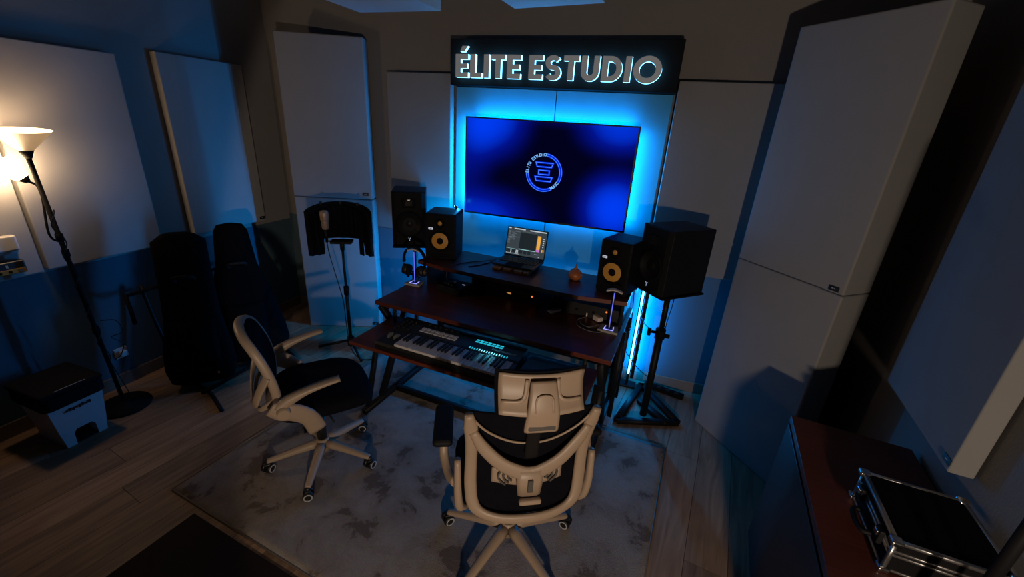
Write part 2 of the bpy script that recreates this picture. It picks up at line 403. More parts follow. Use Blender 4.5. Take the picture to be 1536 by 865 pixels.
for i in range(-22, 12):
    offs = random.random()*PL
    for j in range(-3, 4):
        x0, y0 = i*PW, j*PL+offs; g = 0.0012
        q = [(x0+g, y0+g), (x0+PW-g, y0+g), (x0+PW-g, y0+PL-g), (x0+g, y0+PL-g)]
        wq = clip_poly([(x*cf-y*sf, x*sf+y*cf) for x, y in q], inset)
        if len(wq) < 3 or max(p[1] for p in wq) < -0.3: continue
        cx = sum(p[0] for p in wq)/len(wq); cy = sum(p[1] for p in wq)/len(wq)
        lp = [((x-cx)*cf+(y-cy)*sf, -(x-cx)*sf+(y-cy)*cf) for x, y in wq]
        if max(abs(a[0]-b[0]) for a in lp for b in lp) < 0.02: continue
        MB().prism(lp, -0.008, 0.0).build('plank', 'floor_laminate', fl, (cx, cy, 0), rotz=FA)
structure(MB().prism(room, CZ, CZ+0.06).build('ceiling', 'ceiling_paint'))
wall_l = structure(MB().prism([(LX-0.08, FY), (LX, FY), (LX, BY), (LX-0.08, BY)], 0, CZ).build('wall_left', 'dark_wall_paint'))
wall_b = structure(MB().prism([(LX, BY), (rwall(BY), BY), (rwall(BY), BY+0.08), (LX, BY+0.08)], 0, CZ).build('wall_back', 'wall_paint'))
structure(MB().prism([(rwall(FY), FY), (rwall(FY)+0.08, FY), (rwall(BY)+0.08, BY), (rwall(BY), BY)], 0, CZ).build('wall_right', 'wall_paint'))
structure(MB().prism([(LX, FY-0.08), (rwall(FY), FY-0.08), (rwall(FY), FY), (LX, FY)], 0, CZ).build('wall_front', 'wall_paint'))
MB().box(((LX+rwall(BY))/2, BY-0.002, 0.515), (rwall(BY)-LX-0.01, 0.004, 0.87)).build('blue_light_sheet', 'blue_light_paint', wall_b)  # added thin sheet carrying the painted blue light of the lower wall
MB().box((LX+0.002, (FY+BY)/2, 0.495), (0.004, BY-FY-0.01, 0.81)).build('blue_light_sheet', 'blue_light_paint', wall_l)  # same painted-light sheet on the left wall
structure(MB().box(((LX+rwall(BY))/2, BY-0.011, 0.045), (rwall(BY)-LX-0.05, 0.014, 0.09), 0.003).build('baseboard_back', 'baseboard_paint'))
structure(MB().box((LX+0.011, (FY+BY)/2, 0.045), (0.014, BY-FY-0.06, 0.09), 0.003).build('baseboard_left', 'baseboard_paint'))

# ------------------------------------------------------------------ acoustic panels
def panel_tag(parent, x, z, w=0.050, h=0.024):
    t = MB().box((0, 0, 0), (w, 0.003, h), 0.0008).build('brand_plate', 'black_plastic', parent, (x, -0.0015, z))
    m = MB(); m.box((-0.005, -0.002, 0), (0.008, 0.001, 0.003)); m.box((0.005, -0.002, 0.0012), (0.007, 0.001, 0.0018)); m.build('plate_mark', 'print_white', t)
def panel(label, origin, rotz, w, h, t, group=None, plate=None, pad=0.006, fabric='panel_fabric'):
    """fabric panel; local x along its width, local -y is the face (at y = 0), z up from its bottom edge"""
    p = thing('acoustic_panel', label, 'acoustic panel', origin, rotz, group)
    MB().box((w/2, t/2, h/2), (w, t-0.002, h-0.002), pad, seg=3).build('fabric_cover', fabric, p)
    if plate: panel_tag(p, *plate)
    return p
# left wall (faces +x): local x runs along -y ... rotation +90 degrees: local x -> +y, face -> +x
for lab, y0, y1, z0, z1, pl in (('wide light panel on the left wall, farthest left behind the floor lamp', 0.66, 1.285, 0.92, 2.13, None),
                                ('light panel on the left wall, right behind the floor lamp pole', 1.305, 1.93, 0.925, 2.14, (0.585, 0.03)),
                                ('narrow blue-lit panel on the left wall above the guitar bags', 2.165, 2.80, 0.945, 2.19, (0.60, 0.03))):
    panel(lab, (-3.27, y0, z0), PI/2, y1-y0, z1-z0, 0.058, plate=pl, fabric='dark_panel_fabric')
# back wall
panel('grey panel on the back wall between left bass trap and television', (-2.10, 3.042, 1.03), 0, 0.55, 1.17, 0.076)
panel('grey panel on the back wall right of the television', (0.025, 3.042, 0.97), 0, 0.60, 1.225, 0.076)
panel('flat panel behind the television, left half', (-1.525, 3.086, 0.75), 0, 0.762, 1.368, 0.028, pad=0.003, fabric='blue_glow_fabric')
panel('flat panel behind the television, right half', (-0.757, 3.086, 0.75), 0, 0.762, 1.368, 0.028, pad=0.003, fabric='blue_glow_fabric')
# left corner trap, two stacked
la = math.atan2(0.235, 0.60)
for z0, lab, pl in ((0.0, 'lower half of the tall grey bass trap behind the microphone stand', (0.615, 0.045)), (1.212, 'upper half of the tall grey bass trap in the left corner', (0.600, 0.045))):
    panel(lab, (-2.865, 2.752, z0), la, 0.655, 1.21, 0.125, plate=pl, pad=0.010)
# right corner trap
ra = math.atan2(-0.48, 0.39)
for z0, lab, pl in ((0.0, 'lower half of the tall bass trap behind the brown counter', None), (1.212, 'upper half of the tall bass trap right of the speakers', (0.565, 0.022))):
    p = thing('acoustic_panel', lab, 'acoustic panel', (0.545, 2.745, z0), ra, 'corner bass traps')
    q = Matrix.Rotation(-ra, 2); loc2 = [tuple(q @ V((x-0.545, y-2.745))) for x, y in ((0.545, 2.745), (0.932, 2.268), (1.086, 2.392), (1.24, 3.03), (0.65, 3.09))]  # hidden back added out to the corner to block stray blue light
    m = MB().prism(loc2, 0.0, 1.21); bmesh.ops.bevel(m.bm, geom=list(m.bm.edges), offset=0.009, segments=3, affect='EDGES', profile=0.5)
    m.build('fabric_cover', 'panel_fabric', p)
    if pl: panel_tag(p, *pl)
# right wall (faces -x): local x -> -y
p = panel('thick panel hung on the right wall above the flight case', (1.148, 2.115, 0.895), math.radians(-97.0), 0.625, 1.27, 0.070, plate=(0.60, 0.035))

# ceiling clouds
def cloud(label, corners, z, t=0.06):
    c = thing('ceiling_panel', label, 'acoustic panel', (0, 0, 0), 0)
    MB().prism(corners, z, z+t).build('fabric_cover', 'cloud_fabric', c)
    m = MB()
    for x, y in corners:
        cx = sum(q[0] for q in corners)/4; cy = sum(q[1] for q in corners)/4
        m.cyl((x+(cx-x)*0.2, y+(cy-y)*0.2, z+t), (x+(cx-x)*0.2, y+(cy-y)*0.2, CZ), 0.003, n=6)
    m.build('hanging_wire', 'black_metal', c); return c
cloud('ceiling panel lit blue from below, above the sign', [(-1.10, 1.55), (-0.55, 1.50), (-0.44, 2.70), (-0.99, 2.78)], 2.53)
cloud('ceiling panel above the left bass trap', [(-2.20, 1.62), (-1.58, 1.60), (-1.50, 2.80), (-2.12, 2.80)], 2.53)

# ------------------------------------------------------------------ sign
def arc(cx, cy, rx, ry, a0, a1, n):
    return [(cx+rx*math.cos(math.radians(a0+(a1-a0)*i/n)), cy+ry*math.sin(math.radians(a0+(a1-a0)*i/n))) for i in range(n+1)]
def stroke(pts, wd):
    o, q = [], []
    for i, p in enumerate(pts):
        a = pts[max(i-1, 0)]; b = pts[min(i+1, len(pts)-1)]; dx, dy = b[0]-a[0], b[1]-a[1]; L = math.hypot(dx, dy)
        o.append((p[0]-dy/L*wd/2, p[1]+dx/L*wd/2)); q.append((p[0]+dy/L*wd/2, p[1]-dx/L*wd/2))
    return o, q
S_ = 0.215
def glyph(mb, ch, x, y, sx, sy, z0, z1, mtx):
    """geometric bold capital, unit height, drawn at x,y; returns its advance width"""
    T = lambda pl: [(x+a*sx, y+b*sy) for a, b in pl]
    h = S_
    if ch in 'EÉ':
        mb.prism(T([(0, 0), (.60, 0), (.60, h), (.24, h), (.24, .39), (.55, .39), (.55, .60), (.24, .60), (.24, 1-h), (.60, 1-h), (.60, 1), (0, 1)]), z0, z1, mtx)
        if ch == 'É': mb.prism(T([(.22, 1.10), (.40, 1.10), (.58, 1.34), (.32, 1.34)]), z0, z1, mtx)
        return .60
    if ch == 'L': mb.prism(T([(0, 0), (.55, 0), (.55, h), (.24, h), (.24, 1), (0, 1)]), z0, z1, mtx); return .55
    if ch == 'I': mb.prism(T([(0, 0), (.24, 0), (.24, 1), (0, 1)]), z0, z1, mtx); return .24
    if ch == 'T': mb.prism(T([(.20, 0), (.44, 0), (.44, 1-h), (.64, 1-h), (.64, 1), (0, 1), (0, 1-h), (.20, 1-h)]), z0, z1, mtx); return .64
    if ch == 'O':
        mb.ribbon(T(arc(.52, .5, .54, .53, 0, 360, 36)[:-1]), T(arc(.52, .5, .31, .31, 0, 360, 36)[:-1]), z0, z1, True, mtx); return 1.04
    if ch == 'D':
        mb.ribbon(T([(0, 0)]+arc(.34, .5, .46, .5, -90, 90, 16)+[(0, 1)]), T([(.24, h)]+arc(.33, .5, .24, .5-h, -90, 90, 16)+[(.24, 1-h)]), z0, z1, True, mtx); return .80
    if ch == 'U':
        o, q = stroke([(.12, 1), (.12, .7), (.12, .5)]+arc(.37, .36, .25, .25, 180, 360, 14)+[(.62, .5), (.62, .7), (.62, 1)], .235); mb.ribbon(T(o), T(q), z0, z1, False, mtx); return .74
    if ch == 'S':
        o, q = stroke(arc(.345, .705, .225, .195, 28, 270, 14)+arc(.345, .295, .235, .21, 90, -152, 14)[1:], .215); mb.ribbon(T(o), T(q), z0, z1, False, mtx); return .68
SIGN_X, SIGN_Y, SIGN_Z = -0.755, 2.99, 2.12     # face of the board
sign = thing('studio_sign', 'long black sign board with halo-lit grey letters above the television', 'sign', (SIGN_X, SIGN_Y, SIGN_Z))
MB().box((0, 0.062, 0.145), (1.545, 0.122, 0.29), 0.004).build('board', 'sign_board', sign)
LH, x = 0.143, -0.708
for ch in 'ÉLITE ESTUDIO':
    sx = LH*1.09
    if ch == ' ': x += 0.27*sx; continue
    body = MB(); adv = glyph(body, ch, x, 0.047, sx, LH, 0.012, 0.040, FRONT); lo = body.build('letter', 'letter_glow', sign)
    fc = MB(); glyph(fc, ch, x, 0.047, sx, LH, 0.040, 0.046, FRONT); fc.build('letter_face', 'silver_face', lo)
    x += (adv+0.105)*sx

# ------------------------------------------------------------------ television
tv = thing('television', 'large wall television showing a blue neon studio logo', 'television', (TVX, 2.99, TVZ))
TW, TH = 1.235, 0.70
MB().box((0, 0.0, 0), (TW, 0.032, TH), 0.004).build('bezel', 'black_plastic', tv)
MB().box((0, 0.036, -0.04), (0.8, 0.045, 0.42), 0.01).build('rear_housing', 'black_plastic', tv)
MB().box((0, 0.073, 0), (0.4, 0.034, 0.3), 0.003).build('wall_bracket', 'black_metal', tv)
scr = MB().box((0, 0, 0), (TW-0.024, 0.002, TH-0.024)).build('screen', 'tv_picture', tv, (0, -0.0168, 0.002))
def in_screen(name, m, matn): return m.build(name, matn, scr)
r0 = 0.122
def circ(r, a0, a1, n=30): return [(r*math.cos(math.radians(a0+(a1-a0)*i/n)), r*math.sin(math.radians(a0+(a1-a0)*i/n))) for i in range(n+1)]
SCRM = Matrix.Translation((0.002, 0, 0.004)) @ FRONT
m = MB(); mc = MB()
for a0, a1 in ((85, -28), (-62, -175)):
    m.ribbon(circ(r0+0.012, a0, a1), circ(r0-0.012, a0, a1), 0.0012, 0.0022, False, SCRM)
    for rr in (r0+0.0085, r0-0.0065): mc.ribbon(circ(rr+0.0014, a0, a1), circ(rr-0.0014, a0, a1), 0.0024, 0.0030, False, SCRM)
def outline(poly, d):
    n = len(poly); res = []
    for i in range(n):
        p0, p1, p2 = V(poly[i-1]), V(poly[i]), V(poly[(i+1) % n]); e1 = (p1-p0).normalized(); e2 = (p2-p1).normalized()
        n1 = V((-e1.y, e1.x)); n2 = V((-e2.y, e2.x)); b = (n1+n2); b = b/(b.length_squared/2) if b.length > 1e-6 else n1; res.append(tuple(p1+b*d))
    return res
for poly in ([(-0.066, 0.070), (-0.054, 0.038), (0.054, 0.038), (0.066, 0.070)], [(-0.041, 0.018), (-0.041, -0.014), (0.041, -0.014), (0.041, 0.018)], [(-0.066, -0.028), (-0.066+0.012, -0.060), (0.054, -0.060), (0.066, -0.028)]):
    m.ribbon(outline(poly, -0.004), outline(poly, 0.008), 0.0012, 0.0022, True, SCRM)
    mc.ribbon(outline(poly, 0.0), outline(poly, 0.0032), 0.0024, 0.0030, True, SCRM)
in_screen('logo_glow', m, 'neon_blue'); in_screen('logo_outline', mc, 'neon_core')
m = MB()
def arc_text(mb, txt, r, a0, a1, size, flip=False):
    for i, ch in enumerate(txt):
        if ch == ' ': continue
        a = math.radians(a0+(a1-a0)*i/(len(txt)-1))
        mt = SCRM @ Matrix.Translation((r*math.cos(a), r*math.sin(a), 0.0034)) @ Matrix.Rotation(a+(PI/2 if flip else -PI/2), 4, 'Z')
        add_text(mb, ch, size, mt, 0.0007, 0.0003)
arc_text(m, 'ÉLITE ESTUDIO', r0, 181, 90, 0.030); arc_text(m, 'MUSIC', r0, -57, -33, 0.030, True)
in_screen('logo_lettering', m, 'neon_text')

# LED strip mounted upright on the wall behind the right speaker stand
led = thing('led_tube', 'upright blue LED light bar standing behind the right end of the desk', 'LED strip', (0.046, 3.00, 0.0))
MB().box((0, 0.004, 0.535), (0.030, 0.012, 0.86), 0.002).build('channel', 'black_metal', led)
MB().box((0.01, 0.005, 0.008), (0.12, 0.09, 0.016), 0.003).build('foot', 'black_metal', led)
MB().box((0.0, 0.006, 0.05), (0.02, 0.01, 0.09), 0.002).build('stem', 'black_metal', led)
MB().box((0.030, -0.010, 0.535), (0.026, 0.040, 0.90), 0.002).build('guard_rail', 'black_metal', led)
MB().box((0, -0.007, 0.535), (0.014, 0.010, 0.85), 0.002).build('diffuser', 'led_strip', led)
area('led_light_stand', (0.046, 2.975, 0.53), (0.15, -1, 0), 0.02, 0.85, P_DESK*0.35, BLUE, 2.5)
area('led_light_stand_wall', (0.046, 3.02, 0.53), (0.45, 1, 0), 0.02, 0.85, P_DESK*1.3, BLUE, 2.6)
area('led_light_desk', (-0.85, 2.96, 0.58), (0, -0.75, -0.65), 1.2, 0.02, P_DESK*0.6, BLUE, 2.6)
area('led_light_desk_wall', (-0.85, 2.96, 0.62), (0, 1, 0.1), 1.2, 0.02, P_DESK*1.0, BLUE)
area('led_light_desk_left', (-1.50, 2.92, 0.72), (-1, -0.05, 0.12), 0.02, 1.0, P_DESK*2.2, BLUE, 2.6)

# ------------------------------------------------------------------ rug
RA = math.radians(-5.6)
rug = thing('rug', 'grey mottled rug with blotchy beige pattern under desk and chairs', 'rug', (-2.108, 0.997, 0), RA)
def rugf(u, v):
    return (u*2.31, v*1.60, 0.009+0.0008*math.sin(u*40)*math.sin(v*31))
MB().grid(rugf, 60, 42, 0.008).build('pile', 'rug_pile', rug)
m = MB()
for a, b in (((0, 0), (2.31, 0)), ((2.31, 0), (2.31, 1.6)), ((2.31, 1.6), (0, 1.6)), ((0, 1.6), (0, 0))):
    m.tube([(a[0], a[1], 0.0055), (b[0], b[1], 0.0055)], 0.0055, 6)
m.build('edge_binding', 'baseboard_paint', rug)
RZ = 0.0098                                                        # top of the pile

# ------------------------------------------------------------------ desk
DA = math.radians(-4.2); DO = V((-1.62, 2.11, 0)); DM = Matrix.Translation(DO) @ Matrix.Rotation(DA, 4, 'Z')
def dw(x, y, z): return DM @ V((x, y, z))
DW, DD, DZ, SZ = 1.56, 0.80, 0.75, 0.93
desk = thing('studio_desk', 'dark reddish wooden studio desk with raised shelf and black steel legs', 'desk', DO, DA)
MB().box((DW/2, DD/2-0.005, DZ-0.014), (DW, DD, 0.028), 0.003).build('desktop', 'mahogany', desk)
MB().prism([(0.06, 0.40), (0.30, 0.36), (1.26, 0.36), (1.55, 0.42), (1.55, 0.795), (0.24, 0.795), (0.10, 0.72)], SZ-0.026, SZ).build('upper_shelf', 'mahogany', desk)
MB().box((DW/2, -0.115, 0.62-0.011), (1.42, 0.42, 0.022), 0.003).build('keyboard_tray', 'mahogany', desk)
def bar(a, b, w=0.04): return MB().sweep([a, b], w, w, (0, 1, 0) if abs(a[1]-b[1]) < 1e-3 else (1, 0, 0), n=8, power=8)
for lx in (0.05, DW-0.05):
    bar((lx, -0.0, DZ-0.03), (lx, 0.42, RZ+0.042)).build('leg', 'black_metal', desk)
    bar((lx, 0.31, DZ-0.03), (lx, -0.05, RZ+0.042)).build('leg', 'black_metal', desk)
    bar((lx, 0.68, DZ-0.03), (lx, 0.73, 0.045)).build('leg', 'black_metal', desk)
    bar((lx, -0.03, 0.60), (lx, -0.19, RZ+0.042), 0.03).build('tray_leg', 'black_metal', desk)
    bar((lx, -0.23, RZ+0.022), (lx, 0.78, RZ+0.022)).build('foot_rail', 'black_metal', desk)
    bar((lx, 0.0, DZ-0.048), (lx, 0.78, DZ-0.048)).build('top_rail', 'black_metal', desk)
bar((0.05, 0.10, RZ+0.022), (DW-0.05, 0.10, RZ+0.022)).build('cross_rail', 'black_metal', desk)
bar((0.05, 0.74, 0.30), (DW-0.05, 0.74, 0.30)).build('cross_rail', 'black_metal', desk)
for lx in (0.14, DW-0.14):
    bar((lx, 0.02, DZ-0.030), (lx, 0.02, 0.622), 0.022).build('tray_hanger', 'black_metal', desk)
for lx in (0.13, 0.50, 0.985, 1.065, 1.53):                         # dividers that carry the shelf
    MB().box((lx, 0.59, (DZ+SZ-0.026)/2), (0.018, 0.34, SZ-0.026-DZ), 0.002).build('shelf_support', 'black_metal', desk)
# tall right-hand frame with rack rails seen from the side
for y in (0.42, 0.66): bar((DW+0.0, y, 0.10), (DW+0.0, y, 0.73), 0.03).build('rack_rail', 'black_metal', desk)

# rack units under the shelf
def rack_unit(label, x0, x1, z0, h, lamps, marks):
    u = thing('rack_unit', label, 'audio rack unit', dw(0, 0, 0), DA)
    xc = (x0+x1)/2
    MB().box((xc, 0.61, z0+h/2), (x1-x0-0.02, 0.26, h-0.004), 0.002).build('chassis', 'black_metal', u)
    MB().box((xc, 0.476, z0+h/2), (x1-x0-0.004, 0.006, h-0.002), 0.001).build('faceplate', 'black_plastic', u)
    for lx, lz, kind in lamps:
        mm = MB()
        if kind == 'orange_lamp': mm.cyl((lx, 0.473, lz), (lx, 0.469, lz), 0.006, n=10)
        else: mm.box((lx, 0.471, lz), (0.034, 0.003, 0.012), 0.001)
        mm.build('indicator', kind, u)
    for k in range(marks):
        kx = x0+0.05+k*(x1-x0-0.1)/max(1, marks-1)
        MB().cyl((kx, 0.473, z0+h*0.5), (kx, 0.460, z0+h*0.5), 0.008, 0.007, 12).build('knob', 'matte_black', u)
rack_unit('black rack unit under the shelf with an amber display and orange lamp', 0.515, 0.97, DZ+0.001, 0.088, [(0.755, 0.80, 'amber_lamp'), (0.925, 0.81, 'orange_lamp')], 5)
rack_unit('second black rack unit, directly under the shelf above the lamp-lit one', 0.515, 0.97, DZ+0.090, 0.060, [], 6)
rack_unit('black rack unit under the right end of the shelf with orange lamp', 1.08, 1.51, DZ+0.001, 0.088, [(1.43, 0.815, 'orange_lamp')], 4)

# ------------------------------------------------------------------ speakers
def ring(mb, c, r0, r1, y0, y1, n=28):
    mb.lathe([(r0, 0), (r1, y1-y0)], n=n, mtx=Matrix.Translation((c[0], y0, c[1])) @ Matrix.Rotation(PI/2, 4, 'X'))
ROT_F = Matrix.Rotation(PI/2, 4, 'X')                                # lathe axis z -> -y
def lathe_f(prof, x, y, z, n=28): return MB().lathe(prof, n=n, mtx=Matrix.Translation((x, y, z)) @ ROT_F)
def studio_monitor(label, loc, rotz, w, h, d, kind):
    s = thing('studio_monitor', label, 'speaker', loc, rotz, None)
    MB().box((0, d/2, h/2), (w, d, h), 0.012 if kind == 'amber' else 0.006, seg=3).build('cabinet', 'vinyl_black', s)
    if kind == 'amber':
        MB().box((0, -0.003, h/2), (w-0.016, 0.010, h-0.016), 0.004).build('baffle', 'baffle_black', s)
        zc = h*0.42
        f = -0.0085
        lathe_f([(0.074, 0.0), (0.078, 0.004), (0.068, 0.007), (0.060, 0.004)], 0, f, zc).build('surround', 'matte_black', s)
        lathe_f([(0.060, 0.004), (0.056, 0.006), (0.026, -0.012+0.014), (0.024, 0.003)], 0, f, zc).build('woofer_cone', 'amber_cone', s)
        lathe_f([(0.024, 0.003), (0.020, 0.008), (0.010, 0.012), (0.0, 0.013)], 0, f, zc).build('dust_cap', 'matte_black', s)
        lathe_f([(0.034, 0.0), (0.036, 0.003), (0.018, 0.003), (0.016, 0.001)], 0, f, h*0.80).build('waveguide', 'matte_black', s)
        lathe_f([(0.015, 0.001), (0.010, 0.004), (0.0, 0.006)], 0, f, h*0.80).build('tweeter', 'amber_cone', s)
        b = MB().box((0, 0, 0), (0.030, 0.004, 0.014), 0.001).build('badge', 'badge_white', s, (-w*0.30, f-0.0015, h*0.68))
        mm = MB(); add_text(mm, 'KRK', 0.013, Matrix.Translation((0, -0.0022, 0)) @ FRONT, 0.0003, 0.0004); mm.build('badge_lettering', 'matte_black', b)
        mm = MB(); mm.box((0, f, h*0.10), (w*0.62, 0.004, 0.022), 0.006); mm.build('port_slot', 'matte_black', s)
    else:
        # bevelled baffle corners of the larger monitor
        mm = MB(); zc = h*0.40; sq = []; cr = []
        for i in range(40):
            t = 2*PI*(i+0.5)/40; c_, s_ = math.cos(t), math.sin(t); k = 1/max(abs(c_)/(w/2-0.030), abs(s_)/(w/2-0.030)); sq.append((c_*k, zc+s_*k)); cr.append((c_*0.101, zc+s_*0.101))
        mm.ribbon(sq, cr, 0.0, 0.016, True, FRONT)
        zl, zh = zc-(w/2-0.030), zc+(w/2-0.030)
        mm.box((0, -0.008, (0.004+zl)/2), (w-0.060, 0.016, zl-0.004)); mm.box((0, -0.008, (h-0.004+zh)/2), (w-0.060, 0.016, h-0.004-zh))
        for sg in (-1, 1): mm.prism([(sg*(w/2-0.030), -0.016), (sg*(w/2-0.030), 0.0), (sg*(w/2-0.004), 0.0)], 0.004, h-0.004)
        mm.build('baffle', 'baffle_black', s)
        f = -0.0165; zc = h*0.40
        lathe_f([(0.098, 0.0), (0.102, 0.004), (0.090, 0.008), (0.082, 0.004)], 0, f, zc).build('surround', 'matte_black', s)
        lathe_f([(0.082, 0.004), (0.060, -0.010), (0.034, -0.022), (0.030, -0.022)], 0, f+0.0, zc).build('woofer_cone', 'dark_cone', s)
        lathe_f([(0.030, -0.022), (0.022, -0.015), (0.0, -0.012)], 0, f, zc).build('dust_cap', 'dark_cone', s)
        MB().box((0, f-0.002, h*0.80), (0.10, 0.006, 0.070), 0.006).build('tweeter_waveguide', 'matte_black', s)
        mm = MB()
        for k in range(7): mm.box((-0.024+k*0.008, f-0.006, h*0.80), (0.0022, 0.002, 0.040))
        mm.build('ribbon_tweeter', 'dark_cone', s)
        mm = MB(); mm.prism([(-0.010, 0.012), (0.0, -0.002), (0.010, 0.012), (0.006, 0.012), (0.0, 0.004), (-0.006, 0.012)], 0, 0.002, Matrix.Translation((0, f-0.002, h*0.115)) @ FRONT)
        mm.box((0, f-0.003, h*0.115-0.008), (0.004, 0.002, 0.010)); mm.build('maker_mark', 'logo_white', s)
        mm = MB()
        for k in (-1, 0, 1): mm.box((k*0.008, f-0.006, h*0.86), (0.004, 0.002, 0.004))
        mm.build('tweeter_screw', 'chrome', s)
    return s
studio_monitor('black monitor with amber cone on the left end of the desk shelf', dw(0.185, 0.50, SZ+0.001), math.radians(14), 0.225, 0.335, 0.26, 'amber')
studio_monitor('black monitor with amber cone on the right end of the desk shelf', dw(1.425, 0.505, SZ+0.001), math.radians(-19), 0.205, 0.335, 0.25, 'amber')
studio_monitor('tall black monitor on the stand left of the desk', (-1.718, 2.70, 0.972), math.radians(29), 0.25, 0.40, 0.30, 'dark')
studio_monitor('big black monitor on the tall stand at the right of the desk', (0.060, 2.565, 0.972), math.radians(-46), 0.25, 0.40, 0.335, 'dark')
# clip light on the left monitor, glowing against the wall panel behind it
clip = thing('clip_light', 'tiny clip light on top of the left amber monitor', 'lamp', dw(0.175, 0.735, SZ+0.3365))
MB().box((0, 0, 0.012), (0.018, 0.012, 0.024), 0.003).build('clip_body', 'black_plastic', clip)
MB().box((-0.006, 0.009, 0.017), (0.024, 0.004, 0.008), 0.001).build('led_face', 'led_clip', clip)
point('clip_glow', dw(0.165, 0.775, SZ+0.36), 1.6, (0.02, 0.40, 1.0), 0.01)

def speaker_stand(label, loc, rotz, tri, height, plate):
    s = thing('speaker_stand', label, 'stand', loc, rotz)
    n = 3; m = MB()
    for k in range(3):
        a, b = V(tri[k]), V(tri[(k+1) % 3])
        bb = MB().sweep([(a.x, a.y, 0.018), (b.x, b.y, 0.018)], 0.045, 0.034, (0, 0, 1), n=8, power=8); bb.build('base_bar', 'black_metal', s)
    a = V(tri[0]); b = (V(tri[1])+V(tri[2]))/2
    MB().sweep([((a.x+b.x)/2+0.10, (a.y+b.y)/2-0.10, 0.020), ((a.x+b.x)/2-0.10, (a.y+b.y)/2+0.10, 0.020)], 0.05, 0.030, (0, 0, 1), n=8, power=8).build('base_bar', 'black_metal', s)
    MB().cyl((0, 0, 0.030), (0, 0, height*0.72), 0.024, n=16).build('lower_pole', 'black_metal', s)
    MB().cyl((0, 0, height*0.70), (0, 0, height-0.012), 0.018, n=16).build('upper_pole', 'black_metal', s)
    m = MB().cyl((0, 0, height*0.66), (0, 0, height*0.73), 0.032, n=16); m.cyl((-0.03, 0, height*0.70), (-0.07, -0.01, height*0.70), 0.009, n=10); m.cyl((-0.07, -0.01, height*0.675), (-0.07, -0.01, height*0.725), 0.012, n=10)
    m.cyl((0.03, 0, height*0.685), (0.06, 0, height*0.685), 0.014, n=10); m.build('height_clamp', 'matte_black', s)
    MB().box((plate[0], plate[1], height-0.006), (0.275, 0.345, 0.012), 0.003, rot=(0, 0, plate[2])).build('top_plate', 'matte_black', s)
speaker_stand('black pole stand on open triangular foot carrying the right-hand monitor', (0.19, 2.62, 0), 0, [(0.235, 0.02), (-0.17, -0.125), (-0.03, 0.40)], 0.970, (-0.01, 0.06, math.radians(-46)))
speaker_stand('black stand carrying the monitor left of the desk', (-1.745, 2.82, 0), 0, [(0.12, -0.17), (-0.25, -0.10), (0.02, 0.22)], 0.970, (-0.02, -0.01, math.radians(29)))

# ------------------------------------------------------------------ laptop and its wooden stand
lap_loc = dw(0.735, 0.515, SZ)
ls = thing('laptop_stand', 'light brown wooden stand peeking out under the laptop', 'laptop stand', lap_loc, DA)
MB().box((0.0, 0.13, 0.012), (0.26, 0.20, 0.022), 0.003).build('deck', 'tan_wood', ls)
for x in (-0.105, -0.025, 0.055, 0.115):
    MB().box((x, 0.012, 0.012), (0.062 if x < 0.1 else 0.04, 0.030, 0.022), 0.005).build('front_block', 'tan_wood', ls)
lp = thing('laptop', 'open dark laptop running audio software on the desk shelf', 'laptop', lap_loc+V((0, 0, 0.0245)), DA)
MB().box((0, 0.145, 0.008), (0.315, 0.225, 0.014), 0.005).build('base', 'black_plastic', lp)
kb = MB().box((0, 0.175, 0.0155), (0.275, 0.115, 0.002), 0.0005).build('keyboard', 'matte_black', lp)
m = MB()
for r in range(5):
    for c in range(13): m.box((-0.126+c*0.021+(r % 2)*0.003, 0.128+r*0.0225, 0.0172), (0.016, 0.016, 0.002))
kk = m.build('key_caps', 'black_plastic', kb); kk['kind'] = 'stuff'
m = MB()
for r in range(5):
    for c in range(13): m.box((-0.126+c*0.021+(r % 2)*0.003, 0.128+r*0.0225, 0.0184), (0.005, 0.005, 0.0006))
kk = m.build('key_legends', 'key_legend', kb); kk['kind'] = 'stuff'
MB().box((0, 0.075, 0.0153), (0.12, 0.07, 0.001)).build('trackpad', 'matte_black', lp)
LT = Matrix.Translation((0, 0.252, 0.016)) @ Matrix.Rotation(math.radians(-14), 4, 'X')
def lap_piece(name, boxes, matn, parent, y=-0.0045):
    m = MB()
    for cx, cz, wx, wz in boxes: m.box((cx, y, cz), (wx, 0.0006, wz))
    o = m.build(name, matn, parent); return o
t = bmesh.new(); bmesh.ops.create_cube(t, size=1.0); bmesh.ops.scale(t, vec=(0.315, 0.007, 0.215), verts=t.verts); bmesh.ops.translate(t, vec=(0, 0, 0.108), verts=t.verts)
m = MB(); m.merge(t, Matrix.Identity(4)); lid = m.build('lid', 'black_plastic', lp); lid.matrix_local = LT
sw, sh, z0 = 0.302, 0.196, 0.013
def sx(u): return (u-0.5)*sw
def sz(v): return z0+v*sh
def rect(u0, u1, v0, v1): return (sx((u0+u1)/2), sz((v0+v1)/2), (u1-u0)*sw, (v1-v0)*sh)
lap_piece('display', [rect(0, 1, 0, 1)], 'lap_bg', lid, -0.0038)
lap_piece('menu_bar', [rect(0.0, 0.07, 0.955, 1.0), rect(0.15, 0.44, 0.955, 0.995), rect(0.56, 0.985, 0.955, 0.995)], 'lap_white', lid)
lap_piece('track_area', [rect(0.33, 0.46, 0.26, 0.86), rect(0.58, 0.76, 0.26, 0.86), rect(0.46, 0.58, 0.26, 0.86)], 'lap_dark', lid)
rows = []
for k in range(11):
    v = 0.86-k*0.044; rows.append(rect(0.02, 0.075, v, v+0.018))
    if k < 8: rows.append(rect(0.10, 0.14+0.13*random.random(), v, v+0.014))
